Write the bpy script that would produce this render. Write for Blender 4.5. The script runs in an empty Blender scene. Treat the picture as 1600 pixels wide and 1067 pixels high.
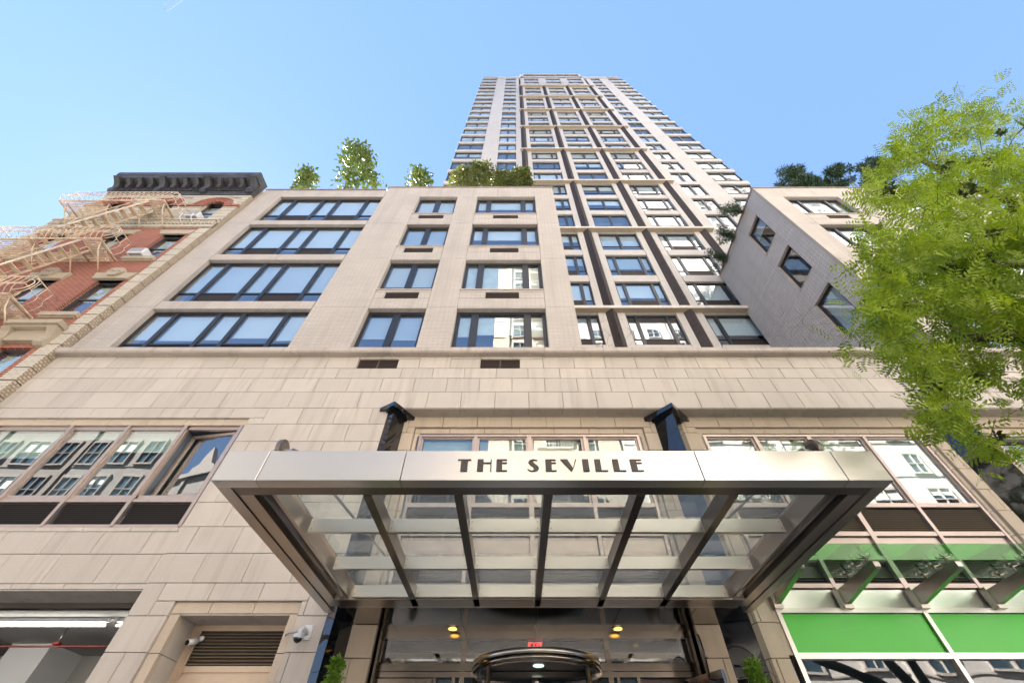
import bpy, math, random
import numpy as np
from mathutils import Vector, Matrix, noise as mnoise
R = random.Random(7)
rad = math.radians
C = bpy.context.scene.collection
SC = bpy.context.scene

# ---------------------------------------------------------------- camera, sky, sun, exposure
cam = bpy.data.cameras.new("camera"); camo = bpy.data.objects.new("camera", cam); C.objects.link(camo)
cam.sensor_width = 36; cam.lens = 14.5755; cam.shift_x = -5 / 1600; cam.clip_start = .05; cam.clip_end = 3000
camo.location = (0, 0, 1.6); camo.rotation_euler = (rad(90 + 49.80), 0, 0)
SC.camera = camo
SUN_EL, SUN_AZ = 45.0, -57.0        # azimuth measured from +Y (behind the building) towards +X
W = bpy.data.worlds.new("World"); SC.world = W; W.use_nodes = True
nt = W.node_tree; nt.nodes.clear()
sky = nt.nodes.new("ShaderNodeTexSky"); sky.sky_type = 'NISHITA'; sky.sun_disc = False
sky.sun_elevation = rad(SUN_EL); sky.sun_rotation = rad(SUN_AZ); sky.altitude = 10; sky.air_density = 1.0; sky.dust_density = 0.12; sky.ozone_density = 0.3
bg = nt.nodes.new("ShaderNodeBackground"); bg.inputs[1].default_value = .053
wo = nt.nodes.new("ShaderNodeOutputWorld"); smx = nt.nodes.new("ShaderNodeMix"); smx.data_type = 'RGBA'; smx.inputs[0].default_value = .76; smx.inputs[7].default_value = (.70, 1.27, 2.55, 1)   # clear-air blue, evens out the Rayleigh gradient
nt.links.new(sky.outputs[0], smx.inputs[6]); nt.links.new(smx.outputs[2], bg.inputs[0]); nt.links.new(bg.outputs[0], wo.inputs[0])
sun = bpy.data.lights.new("sun", 'SUN'); sun.energy = 5; sun.angle = rad(.55); sun.color = (1, .95, .88)
suno = bpy.data.objects.new("sun", sun); C.objects.link(suno)
sd = Vector((math.sin(rad(SUN_AZ)) * math.cos(rad(SUN_EL)), math.cos(rad(SUN_AZ)) * math.cos(rad(SUN_EL)), math.sin(rad(SUN_EL))))
suno.rotation_euler = (-sd).to_track_quat('-Z', 'Y').to_euler(); suno.location = sd * 200
SC.view_settings.view_transform = 'Standard'; SC.view_settings.look = 'None'; SC.view_settings.gamma = 1
SC.view_settings.use_curve_mapping = False; SC.view_settings.exposure = 3.14
SC.render.engine = 'CYCLES'
cy = SC.cycles; cy.max_bounces = 7; cy.diffuse_bounces = 3; cy.glossy_bounces = 4; cy.transmission_bounces = 4; cy.transparent_max_bounces = 10
cy.caustics_reflective = False; cy.caustics_refractive = False; cy.use_denoising = True; cy.sample_clamp_indirect = 6

# ---------------------------------------------------------------- materials
MATS = {}
def newmat(n):
    m = bpy.data.materials.new(n); m.use_nodes = True; MATS[n] = m; return m
def N(m, t, **k):
    n = m.node_tree.nodes.new(t)
    for a, b in k.items(): setattr(n, a, b)
    return n
def L(m, a, b): m.node_tree.links.new(a, b)
def bsdf(m): return m.node_tree.nodes["Principled BSDF"]
def ramp(m, fac, stops):
    r = N(m, "ShaderNodeValToRGB"); e = r.color_ramp.elements
    while len(e) < len(stops): e.new(.5)
    for i, (p, c) in enumerate(stops):
        e[i].position = p; e[i].color = (*c, 1) if len(c) == 3 else c
    L(m, fac, r.inputs[0]); return r.outputs[0]
def noise(m, scale, detail=4, stretch=None, src=None, rough=.55):
    g = src or N(m, "ShaderNodeNewGeometry").outputs["Position"]
    if stretch:
        mp = N(m, "ShaderNodeMapping"); mp.inputs["Scale"].default_value = stretch; L(m, g, mp.inputs[0]); g = mp.outputs[0]
    n = N(m, "ShaderNodeTexNoise"); n.inputs["Scale"].default_value = scale; n.inputs["Detail"].default_value = detail
    n.inputs["Roughness"].default_value = rough
    L(m, g, n.inputs["Vector"]); return n.outputs["Fac"]
def mixc(m, fac, a, b, bt='MIX'):
    x = N(m, "ShaderNodeMix", data_type='RGBA', blend_type=bt)
    for i, v in ((0, fac), (6, a), (7, b)):
        if hasattr(v, 'is_linked') or hasattr(v, 'links'): L(m, v, x.inputs[i])
        else: x.inputs[i].default_value = v if i == 0 else (*v, 1)
    return x.outputs[2]
def bump(m, h, strength=.2, dist=.01):
    b = N(m, "ShaderNodeBump"); b.inputs["Strength"].default_value = strength; b.inputs["Distance"].default_value = dist
    L(m, h, b.inputs["Height"]); L(m, b.outputs[0], bsdf(m).inputs["Normal"]); return b
def simple(n, c, rough=.5, metal=0., spec=.5, var=.0, vs=3, bumps=0, emit=None, es=0):
    m = newmat(n); b = bsdf(m)
    b.inputs["Base Color"].default_value = (*c, 1); b.inputs["Roughness"].default_value = rough; b.inputs["Metallic"].default_value = metal
    b.inputs["Specular IOR Level"].default_value = spec
    if var:
        f = noise(m, vs); c0 = tuple(x * (1 - var) for x in c); c1 = tuple(x * (1 + var) for x in c)
        L(m, ramp(m, f, [(.3, c0), (.7, c1)]), b.inputs["Base Color"])
    if bumps: bump(m, noise(m, vs * 12), bumps)
    if emit: b.inputs["Emission Color"].default_value = (*emit, 1); b.inputs["Emission Strength"].default_value = es
    return m
def stone(n, base, rand=.10, streak=.5):
    m = newmat(n); b = bsdf(m); b.inputs["Roughness"].default_value = .75
    b.inputs["Specular IOR Level"].default_value = .35
    oi = N(m, "ShaderNodeObjectInfo").outputs["Random"]
    lo = tuple(x * (1 - rand) for x in base); hi = (base[0] * (1 + rand), base[1] * (1 + rand * .85), base[2] * (1 + rand * .7))
    c = ramp(m, oi, [(0, lo), (.5, base), (1, hi)])
    f1 = noise(m, 1.3, 5); c = mixc(m, f1, c, (base[0] * .86, base[1] * .84, base[2] * .82))
    f2 = noise(m, 1.0, 6, (5.5, 5.5, .55)); mk = ramp(m, f2, [(.50, (0, 0, 0)), (.78, (streak,) * 3)])
    c = mixc(m, mk, c, (base[0] * .58, base[1] * .55, base[2] * .52))
    f3 = noise(m, 60, 3); c = mixc(m, .10, c, ramp(m, f3, [(.3, (.1, .08, .07)), (.7, (.9, .85, .8))]), 'OVERLAY')
    L(m, c, b.inputs["Base Color"]); bump(m, f3, .12, .004)
    return m
def brickmat(n, c1, c2, mortar, bw, bh, ms=.012, rough=.8, dirt=.35, bstr=.5, runs=True):
    m = newmat(n); b = bsdf(m); b.inputs["Roughness"].default_value = rough; b.inputs["Specular IOR Level"].default_value = .3
    g = N(m, "ShaderNodeNewGeometry").outputs["Position"]; s = N(m, "ShaderNodeSeparateXYZ"); L(m, g, s.inputs[0])
    a = N(m, "ShaderNodeMath", operation='ADD'); L(m, s.outputs[0], a.inputs[0]); L(m, s.outputs[1], a.inputs[1])
    cb = N(m, "ShaderNodeCombineXYZ"); L(m, a.outputs[0], cb.inputs[0]); L(m, s.outputs[2], cb.inputs[1])
    t = N(m, "ShaderNodeTexBrick"); L(m, cb.outputs[0], t.inputs["Vector"])
    for k, v in (("Color1", (*c1, 1)), ("Color2", (*c2, 1)), ("Mortar", (*mortar, 1)), ("Scale", 1.0), ("Mortar Size", ms), ("Mortar Smooth", .2), ("Brick Width", bw), ("Row Height", bh), ("Bias", 0.)):
        t.inputs[k].default_value = v
    c = t.outputs["Color"]
    f = noise(m, .9, 5); c = mixc(m, ramp(m, f, [(.35, (0, 0, 0)), (.75, (dirt,) * 3)]), c, tuple(x * .62 for x in c1))
    if runs:
        f2 = noise(m, 1.0, 6, (3.2, 3.2, .22)); c = mixc(m, ramp(m, f2, [(.5, (0, 0, 0)), (.75, (dirt,) * 3)]), c, tuple(x * .55 for x in c1))
    L(m, c, b.inputs["Base Color"])
    iv = N(m, "ShaderNodeMath", operation='SUBTRACT'); iv.inputs[0].default_value = 1; L(m, t.outputs["Fac"], iv.inputs[1])
    bump(m, iv.outputs[0], bstr, .012)
    return m
def steel(n, c, rough, aniso=.0, var=.12, stretch=(1, 1, 30)):
    m = newmat(n); b = bsdf(m); b.inputs["Metallic"].default_value = 1
    f = noise(m, 1.1, 2, (1, 1, 1)); f2 = noise(m, .5, 2)
    mm = N(m, "ShaderNodeMath", operation='MULTIPLY_ADD'); L(m, f, mm.inputs[0]); mm.inputs[1].default_value = .10; mm.inputs[2].default_value = rough - .05; L(m, mm.outputs[0], b.inputs["Roughness"])
    L(m, ramp(m, f2, [(.3, tuple(x * (1 - var) for x in c)), (.7, tuple(x * (1 + var) for x in c))]), b.inputs["Base Color"])
    bump(m, noise(m, 1.0, 1), .05, .03)
    return m
def glass(n, ior=2.3, tint=(.78, .86, .86), wav=.05, refl=(1, 1, 1), milk=0):
    m = newmat(n); t = m.node_tree; t.nodes.remove(bsdf(m)); out = t.nodes["Material Output"]
    tr = N(m, "ShaderNodeBsdfTransparent"); tr.inputs[0].default_value = (*tint, 1)
    gl = N(m, "ShaderNodeBsdfGlossy"); gl.inputs["Roughness"].default_value = .0; gl.inputs["Color"].default_value = (*refl, 1)
    fr = N(m, "ShaderNodeFresnel"); ge = N(m, "ShaderNodeNewGeometry"); mi = N(m, "ShaderNodeMix", data_type='FLOAT'); mi.inputs[2].default_value = ior; mi.inputs[3].default_value = 1 / ior
    L(m, ge.outputs["Backfacing"], mi.inputs[0]); L(m, mi.outputs[0], fr.inputs["IOR"])
    bp = N(m, "ShaderNodeBump"); bp.inputs["Strength"].default_value = wav; bp.inputs["Distance"].default_value = .05
    oi = N(m, "ShaderNodeObjectInfo"); tc = N(m, "ShaderNodeNewGeometry"); va = N(m, "ShaderNodeVectorMath", operation='ADD')
    L(m, tc.outputs["Position"], va.inputs[0]); sc = N(m, "ShaderNodeVectorMath", operation='SCALE'); sc.inputs["Scale"].default_value = 0.02
    L(m, oi.outputs["Location"], sc.inputs[0]); L(m, sc.outputs[0], va.inputs[1])
    L(m, noise(m, 1.1, 1, src=va.outputs[0]), bp.inputs["Height"]); L(m, bp.outputs[0], gl.inputs["Normal"])
    mx = N(m, "ShaderNodeMixShader"); L(m, fr.outputs[0], mx.inputs[0]); L(m, tr.outputs[0], mx.inputs[1]); L(m, gl.outputs[0], mx.inputs[2])
    L(m, mx.outputs[0], out.inputs[0])
    if milk:   # dust film
        df = N(m, "ShaderNodeBsdfDiffuse"); df.inputs[0].default_value = (.8, .8, .78, 1); tl = N(m, "ShaderNodeBsdfTranslucent"); tl.inputs[0].default_value = (.8, .8, .78, 1)
        m1 = N(m, "ShaderNodeMixShader"); L(m, df.outputs[0], m1.inputs[1]); L(m, tl.outputs[0], m1.inputs[2])
        m2 = N(m, "ShaderNodeMixShader"); L(m, ramp(m, noise(m, 2.5, 4), [(.3, (milk * .6,) * 3), (.75, (milk * 1.5,) * 3)]), m2.inputs[0]); L(m, mx.outputs[0], m2.inputs[1]); L(m, m1.outputs[0], m2.inputs[2]); L(m, m2.outputs[0], out.inputs[0])
    return m
def foliage(n, c1, c2, trans=.45, sc=1.2, rough=.5):
    m = newmat(n); t = m.node_tree; b = bsdf(m); out = t.nodes["Material Output"]
    f = noise(m, sc, 3); f2 = noise(m, sc * 14, 2)
    c = mixc(m, f2, ramp(m, f, [(.38, c1), (.64, c2)]), tuple(x * 1.25 for x in c2)); L(m, c, b.inputs["Base Color"]); b.inputs["Roughness"].default_value = rough
    b.inputs["Specular IOR Level"].default_value = .3
    tl = N(m, "ShaderNodeBsdfTranslucent"); c3 = mixc(m, 1.0, c, (1.0, 1.0, .35), 'MULTIPLY'); L(m, c3, tl.inputs[0])
    mx = N(m, "ShaderNodeMixShader"); mx.inputs[0].default_value = trans; L(m, b.outputs[0], mx.inputs[1]); L(m, tl.outputs[0], mx.inputs[2]); L(m, mx.outputs[0], out.inputs[0])
    return m

stone('limestone', (.60, .55, .495), .10, .55)
stone('limestone_warm', (.60, .51, .41), .07, .35)
stone('coping', (.54, .48, .43), .10, .7)
brickmat('white_brick', (.60, .545, .49), (.555, .50, .45), (.36, .31, .275), .30, .066, .007, dirt=.38, bstr=.6)
brickmat('tower_brick', (.60, .565, .53), (.57, .535, .50), (.40, .37, .35), .30, .066, .007, dirt=.22, bstr=.45)
simple('grille_brown', (.20, .15, .125), .5, .2)
brickmat('roof_edge_brick', (.36, .30, .26), (.30, .25, .22), (.2, .17, .15), .2, .07, .006, dirt=.6)
brickmat('grey_brick', (.80, .75, .71), (.66, .62, .585), (.30, .275, .26), .30, .066, .012, dirt=.5, bstr=.8)
brickmat('red_brick', (.37, .115, .072), (.25, .072, .048), (.50, .33, .26), .21, .072, .010, dirt=.35, bstr=.5)
brickmat('cream_brick', (.66, .60, .50), (.60, .54, .44), (.40, .35, .28), .22, .074, .010, dirt=.35)
brickmat('cream_brick_rough', (.62, .53, .41), (.48, .40, .30), (.30, .24, .18), .11, .075, .014, dirt=.6, bstr=1.)
brickmat('dark_brick', (.085, .068, .064), (.062, .05, .048), (.035, .03, .03), .2, .07, .008, dirt=.3)
stone('brownstone', (.50, .43, .33), .10, .5)
stone('slab_bounce_tan', (.50, .415, .31), .05, .35)  # warm bounce light under the tower ledges is put into this tan
simple('slab_edge', (.60, .55, .49), .7, var=.1)
simple('joint', (.14, .10, .08), .9)
simple('black_frame', (.020, .023, .030), .38, var=.2)
simple('interior', (.22, .26, .32), .9)
simple('room_dark', (.05, .05, .05), .9)
m = newmat('blind'); b_ = bsdf(m); b_.inputs["Roughness"].default_value = .8
L(m, ramp(m, N(m, "ShaderNodeObjectInfo").outputs["Random"], [(0, (.42, .50, .58)), (.35, (.70, .76, .80)), (.7, (.80, .85, .86)), (1, (.62, .64, .60))]), b_.inputs["Base Color"])
simple('sheer_blind', (.74, .80, .72), .8, var=.10, vs=3)
glass('glass', 3.3, (.80, .90, .96), .035)
glass('reflective_glass', 3.0, (.66, .76, .74), .025)
glass('shop_glass', 2.0, (.55, .62, .62), .08)
glass('canopy_glass', 1.6, (.90, .94, .92), .02, milk=.13)
glass('awning_glass', 1.7, (.62, .85, .68), .02)
simple('louver', (.085, .068, .058), .55, .3)
simple('louver_tan', (.24, .18, .125), .5, .3)
steel('steel', (.46, .42, .38), .30, var=.08)
steel('steel_frame', (.55, .52, .49), .34, var=.05)
steel('steel_dark', (.22, .195, .18), .30, var=.08)
steel('steel_polished', (.28, .255, .23), .10, stretch=(3, 3, 3))
steel('steel_bright', (.64, .615, .59), .32, var=.05)
steel('steel_shade_dark', (.26, .225, .195), .17, var=.08)  # canopy shadow put into a darker entrance steel; spider fittings share it
simple('champagne_metal', (.52, .43, .385), .42, .75, var=.06)
simple('bronze_metal', (.60, .47, .36), .40, .55, var=.08)
simple('granite', (.010, .011, .013), .035, 0, .8)
simple('lettering', (.045, .04, .038), .55, var=.3, vs=60)
simple('green', (.075, .56, .045), .28, var=.03, vs=.5)
simple('white_plastic', (.74, .75, .76), .35)
simple('grey_plastic', (.30, .31, .33), .5)
simple('black_plastic', (.012, .012, .012), .15)
simple('cream_paint', (.70, .56, .40), .5, var=.28, vs=5)
simple('black_paint', (.055, .054, .060), .5, var=.4, vs=3, bumps=.3)
simple('concrete', (.36, .35, .33), .85, var=.12, vs=1.2)
simple('sidewalk', (.36, .34, .32), .9, var=.12, vs=2, bumps=.2)
simple('asphalt', (.05, .05, .052), .9, var=.25, vs=5, bumps=.4)
simple('roof', (.25, .24, .23), .9, var=.2)
simple('red_pipe', (.22, .02, .015), .4)
simple('tube_light', (.9, .9, .9), .5, emit=(1, .96, .88), es=3.5)
simple('lamp_glow', (.9, .6, .1), .5, emit=(1, .50, .05), es=.9)
simple('white_glow', (.8, .9, .85), .5, emit=(.75, 1, .9), es=.16)
simple('exit_red', (.8, .02, .02), .5, emit=(1, .03, .03), es=.6)
simple('bark', (.10, .085, .06), .9, var=.4, vs=8, bumps=.5)
simple('twig', (.16, .10, .085), .85, var=.3, vs=8)
simple('pale_twig', (.42, .34, .28), .85)
foliage('leaf_spring', (.035, .10, .010), (.36, .48, .05), .40, 1.9, .42)
foliage('pod', (.03, .05, .008), (.07, .10, .015), .1, 4)
foliage('leaf_roof', (.03, .06, .012), (.12, .165, .035), .12, 2.5)
foliage('leaf_bush', (.03, .055, .015), (.12, .14, .035), .3, 1.2)
foliage('leaf_bush_pale', (.06, .085, .02), (.17, .19, .055), .15, 1.5)
foliage('leaf_pine', (.018, .045, .03), (.05, .085, .045), .15, 2.0)
foliage('leaf_conifer', (.05, .14, .015), (.15, .27, .03), .3, 6)
stone('facade_white', (.80, .77, .73), .02, .1)
stone('facade_tan', (.21, .20, .185), .02, .3)
stone('facade_tan_trim', (.27, .25, .23), .02, .2)
stone('facade_cream', (.70, .62, .52), .02, .2)
simple('window_dark', (.05, .09, .12), .08, spec=.8)
simple('door_dark', (.06, .025, .02), .3)

# ---------------------------------------------------------------- object helpers
WL = {}
def wl(o): return WL.get(o.name, Vector((0, 0, 0))) if o else Vector((0, 0, 0))
def tag(o, label=None, cat=None, group=None, kind=None):
    if label: o['label'] = label
    if cat: o['category'] = cat
    if group: o['group'] = group
    if kind: o['kind'] = kind
    return o
def thing(name, loc, label, cat, group=None):
    o = bpy.data.objects.new(name, None); C.objects.link(o); o.location = loc; o.empty_display_size = .3
    WL[o.name] = Vector(loc); return tag(o, label, cat, group)
def inst(name, me, pos, parent=None, rot=None, label=None):
    o = bpy.data.objects.new(name, me); C.objects.link(o); p = Vector(pos)
    o.location = p - wl(parent)
    if parent: o.parent = parent
    if rot: o.rotation_euler = rot
    WL[o.name] = p
    if label: o['label'] = label
    return o
class MB:
    def __init__(s): s.v = []; s.f = []; s.m = []; s.mats = []
    def mi(s, m):
        if m not in s.mats: s.mats.append(m)
        return s.mats.index(m)
    def add(s, vs, fs, m):
        b = len(s.v); k = s.mi(m); s.v += [tuple(v) for v in vs]
        for f in fs: s.f.append(tuple(b + i for i in f)); s.m.append(k)
    def box(s, x0, x1, y0, y1, z0, z1, m):
        if x1 < x0: x0, x1 = x1, x0
        if y1 < y0: y0, y1 = y1, y0
        if z1 < z0: z0, z1 = z1, z0
        s.add([(x0, y0, z0), (x1, y0, z0), (x1, y1, z0), (x0, y1, z0), (x0, y0, z1), (x1, y0, z1), (x1, y1, z1), (x0, y1, z1)],
              [(0, 3, 2, 1), (4, 5, 6, 7), (0, 1, 5, 4), (1, 2, 6, 5), (2, 3, 7, 6), (3, 0, 4, 7)], m)
    def cbox(s, x0, x1, y0, y1, z0, z1, m, c=.008):
        s.add([(x0, y1, z0), (x1, y1, z0), (x1, y1, z1), (x0, y1, z1), (x0, y0 + c, z0), (x1, y0 + c, z0), (x1, y0 + c, z1), (x0, y0 + c, z1),
               (x0 + c, y0, z0 + c), (x1 - c, y0, z0 + c), (x1 - c, y0, z1 - c), (x0 + c, y0, z1 - c)],
              [(8, 9, 10, 11), (4, 5, 9, 8), (5, 6, 10, 9), (6, 7, 11, 10), (7, 4, 8, 11), (0, 1, 5, 4), (1, 2, 6, 5), (2, 3, 7, 6), (3, 0, 4, 7), (3, 2, 1, 0)], m)
    def quad(s, a, b, c, d, m): s.add([a, b, c, d], [(0, 1, 2, 3)], m)
    def prism(s, poly, a, b, axis, m):
        n = len(poly)
        def P(p, t): return {'x': (t, p[0], p[1]), 'y': (p[0], t, p[1]), 'z': (p[0], p[1], t)}[axis]
        vs = [P(p, a) for p in poly] + [P(p, b) for p in poly]
        fs = [tuple(range(n))[::-1], tuple(range(n, 2 * n))] + [(i, (i + 1) % n, n + (i + 1) % n, n + i) for i in range(n)]
        s.add(vs, fs, m); s.fix = True
    def tube(s, pts, r, m, n=8, r2=None, cap=True):
        pts = [Vector(p) for p in pts]; b = len(s.v); k = s.mi(m); K = len(pts)
        up = None
        for i, p in enumerate(pts):
            d = (pts[min(i + 1, K - 1)] - pts[max(i - 1, 0)]).normalized()
            if up is None:
                up = d.orthogonal().normalized()
            up = (up - d * up.dot(d)).normalized(); sd_ = d.cross(up)
            rr = r if r2 is None else r + (r2 - r) * i / max(1, K - 1)
            for j in range(n):
                a = 2 * math.pi * j / n; s.v.append(tuple(p + (up * math.cos(a) + sd_ * math.sin(a)) * rr))
        for i in range(K - 1):
            for j in range(n):
                s.f.append((b + i * n + j, b + i * n + (j + 1) % n, b + (i + 1) * n + (j + 1) % n, b + (i + 1) * n + j)); s.m.append(k)
        if cap:
            s.f.append(tuple(b + j for j in range(n))[::-1]); s.m.append(k); s.f.append(tuple(b + (K - 1) * n + j for j in range(n))); s.m.append(k)
    def cyl(s, c, r, h, axis, m, n=24, r2=None):
        c = Vector(c); d = {'x': Vector((1, 0, 0)), 'y': Vector((0, 1, 0)), 'z': Vector((0, 0, 1))}[axis] * h
        s.tube([c, c + d], r, m, n, r2)
    def mesh(s, name, off=(0, 0, 0), smooth=False):
        me = bpy.data.meshes.new(name); o = Vector(off)
        me.from_pydata([tuple(Vector(v) - o) for v in s.v], [], s.f)
        for m in s.mats: me.materials.append(MATS[m])
        me.polygons.foreach_set("material_index", s.m)
        if smooth: me.polygons.foreach_set("use_smooth", [True] * len(s.f))
        if getattr(s, 'fix', False):
            import bmesh
            bm = bmesh.new(); bm.from_mesh(me); bmesh.ops.recalc_face_normals(bm, faces=bm.faces); bm.to_mesh(me); bm.free()
        me.update(); return me
    def obj(s, name, parent=None, smooth=False, label=None, **k):
        if parent is None:
            c = Vector([(min(v[i] for v in s.v) + max(v[i] for v in s.v)) / 2 for i in range(3)]); c.z = min(v[2] for v in s.v)
        else: c = wl(parent)
        o = inst(name, s.mesh(name, c, smooth), c, parent, label=label); return tag(o, **k)
BC = {}
def boxpart(name, x0, x1, y0, y1, z0, z1, m, parent, ch=0., label=None):
    key = (round(x1 - x0, 3), round(y1 - y0, 3), round(z1 - z0, 3), m, ch)
    if key not in BC:
        b = MB()
        (b.cbox if ch else b.box)(*((0, key[0], 0, key[1], 0, key[2], m) + ((ch,) if ch else ()))); BC[key] = b.mesh(name)
    return inst(name, BC[key], (x0, y0, z0), parent, label=label)
def subtract(rects, holes):
    for hx0, hx1, hz0, hz1 in holes:
        out = []
        for x0, x1, z0, z1 in rects:
            if hx1 <= x0 or hx0 >= x1 or hz1 <= z0 or hz0 >= z1: out.append((x0, x1, z0, z1)); continue
            a, b = max(x0, hx0), min(x1, hx1)
            if z0 < hz0: out.append((x0, x1, z0, hz0))
            if z1 > hz1: out.append((x0, x1, hz1, z1))
            zz0, zz1 = max(z0, hz0), min(z1, hz1)
            if x0 < a: out.append((x0, a, zz0, zz1))
            if b < x1: out.append((b, x1, zz0, zz1))
        rects = out
    return [r for r in rects if r[1] - r[0] > .03 and r[3] - r[2] > .03]
def blocks(x0, x1, rows, holes, even, odd, w, first=0):
    out = []
    for i in range(len(rows) - 1):
        off = even if (i + first) % 2 == 0 else odd
        k = math.floor((x0 - off) / w); xs = [x0]
        x = off + (k + 1) * w
        while x < x1 - .02:
            if x > x0 + .02: xs.append(x)
            x += w
        xs.append(x1)
        cells = [(xs[j], xs[j + 1], rows[i], rows[i + 1]) for j in range(len(xs) - 1)]
        out += subtract(cells, holes)
    return out
G = .0045
def lay(name, rects, y, depth, mat, parent, cap=300, ch=.006, prio=None):
    if prio: rects = sorted(rects, key=prio)
    for r in rects[:cap]:
        jy = R.uniform(-.0015, .0015)
        boxpart(name, r[0] + G, r[1] - G, y + jy, y + depth, r[2] + G, r[3] - G, mat, parent, ch)
    if len(rects) > cap:
        b = MB()
        for r in rects[cap:]: b.cbox(r[0] + G, r[1] - G, y, y + depth, r[2] + G, r[3] - G, mat, ch)
        tag(b.obj(name + 's', parent), kind='stuff')
def backing(x0, x1, z0, z1, holes, y, t, mat, parent, name='backing_wall'):
    b = MB()
    for r in subtract([(x0, x1, z0, z1)], holes): b.box(r[0], r[1], y, y + t, r[2], r[3], mat)
    return b.obj(name, parent)

WC = {}
def window(parent, x0, z0, w, h, y, lights, band=0, pat=None, rec=.14, jamb=.07, mull=.12, fm='black_frame', gm='glass', deep=.55, blind=None, join=False, rot=None, top=None, bot=.05, name='window', sill=None, seed=0, inter='interior', bmat='blind', fd=.07, rev=None):
    """lights: relative widths of the panes; the frame is the window itself, its panes and blinds are children."""
    top = top or jamb
    key = (round(w, 3), round(h, 3), tuple(lights), band, pat, rec, jamb, mull, fm, gm, deep, tuple(blind or ()), join, top, bot, inter, bmat, sill, rev)
    if key not in WC:
        f = MB(); panes = []; bl = MB(); y0, y1 = rec, rec + fd
        f.box(0, jamb, y0, y1, 0, h, fm); f.box(w - jamb, w, y0, y1, 0, h, fm)
        f.box(jamb, w - jamb, y0, y1, h - top, h, fm); f.box(jamb, w - jamb, y0, y1, 0, bot, fm)
        n = len(lights); tot = sum(lights); av = w - 2 * jamb - mull * (n - 1); x = jamb; xs = []
        for i, l in enumerate(lights):
            lw = av * l / tot; xs.append((x, x + lw)); x += lw
            if i < n - 1: f.box(x, x + mull, y0 - .02, y1, bot, h - top, fm); x += mull
        zb = bot
        if band:
            for i, (a, b_) in enumerate(xs):
                f.box(a, b_, y0, y1, band, band + .06, fm)
                if (pat or 'g')[i % len(pat or 'g')] == 'l':
                    for q in range(int((band - bot) / .045)): f.box(a, b_, y0 + .01, y0 + .05, bot + q * .045, bot + q * .045 + .02, 'louver')
                    f.box(a, b_, y0 + .055, y1, bot, band, 'room_dark')
                else: panes.append((a, b_, bot, band))
            zb = band + .06
        for a, b_ in xs:
            panes.append((a, b_, zb, h - top))
            if fm == 'black_frame' and not join:   # inner sash line
                for q in ((a, a + .018, zb, h - top), (b_ - .018, b_, zb, h - top), (a + .018, b_ - .018, h - top - .018, h - top), (a + .018, b_ - .018, zb, zb + .018)):
                    f.box(q[0], q[1], y0 + .015, y0 + .05, q[2], q[3], fm)
        # room behind
        d = y1 + deep
        f.quad((0, d, 0), (w, d, 0), (w, d, h), (0, d, h), inter); f.quad((0, y1, 0), (0, d, 0), (0, d, h), (0, y1, h), inter); f.quad((w, y1, 0), (w, y1, h), (w, d, h), (w, d, 0), inter)
        f.quad((0, y1, h), (0, d, h), (w, d, h), (w, y1, h), inter); f.quad((0, y1, 0), (w, y1, 0), (w, d, 0), (0, d, 0), inter)
        if rev:
            f.box(-.02, .003, .03, rec, 0, h, rev); f.box(w - .003, w + .02, .03, rec, 0, h, rev); f.box(0, w, .03, rec, h - .003, h + .02, rev)
        if sill: f.box(-.02, w + .02, -.03, rec, -.05, 0, sill)
        for i, fr in enumerate(blind or ()):
            if i < len(xs) and fr > 0:
                a, b_ = xs[i]; zt = h - top; bb = zt - (zt - zb) * fr
                bl.box(a + .01, b_ - .01, y1 + .05, y1 + .058, bb, zt, bmat); bl.box(a + .01, b_ - .01, y1 + .045, y1 + .063, bb - .03, bb, 'white_plastic')
        pm = []
        if join:
            g = MB()
            for a, b_, c, e in panes: g.quad((a, y0 + .03, c), (b_, y0 + .03, c), (b_, y0 + .03, e), (a, y0 + .03, e), gm)
            pm.append((g.mesh('pane'), (0, 0, 0)))
        else:
            for a, b_, c, e in panes:
                g = MB(); t = R.uniform(-.0015, .0015)
                g.quad((0, t, 0), (b_ - a, -t, 0), (b_ - a, -t, e - c), (0, t, e - c), gm); pm.append((g.mesh('pane'), (a, y0 + .03, c)))
        WC[key] = (f.mesh(name), pm, bl.mesh('blind') if bl.v else None)
    fmsh, pm, bm = WC[key]
    o = inst(name, fmsh, (x0, y, z0), parent, rot)
    for me, off in pm:
        p = bpy.data.objects.new('pane', me); C.objects.link(p); p.parent = o; p.location = off
    if bm:
        p = bpy.data.objects.new('blind', bm); C.objects.link(p); p.parent = o
    return o
def louver(parent, x0, x1, y, z0, z1, pitch=.05, mat='louver', name='vent_grille', frame=None, div=0):
    b = MB(); b.box(x0, x1, y + .06, y + .07, z0, z1, 'room_dark'); z = z0 + .01
    while z < z1 - .012:
        b.add([(x0, y, z), (x1, y, z), (x1, y + .05, z + pitch * .62), (x0, y + .05, z + pitch * .62), (x0, y, z + .008), (x1, y, z + .008), (x1, y + .05, z + pitch * .62 + .008), (x0, y + .05, z + pitch * .62 + .008)],
              [(0, 3, 2, 1), (4, 5, 6, 7), (0, 1, 5, 4)], mat); z += pitch
    for i in range(1, div): xx = x0 + (x1 - x0) * i / div; b.box(xx - .008, xx + .008, y - .003, y + .05, z0, z1, mat)
    if frame:
        t = .02
        for q in ((x0 - t, x1 + t, z1, z1 + t), (x0 - t, x1 + t, z0 - t, z0), (x0 - t, x0, z0, z1), (x1, x1 + t, z0, z1)): b.box(q[0], q[1], y - .006, y + .07, q[2], q[3], frame)
    return b.obj(name, parent)

def rb(): return R.choice([(.5,), (.62,), (.35,), (.8,), (1,), (.2,)])[0]

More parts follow.
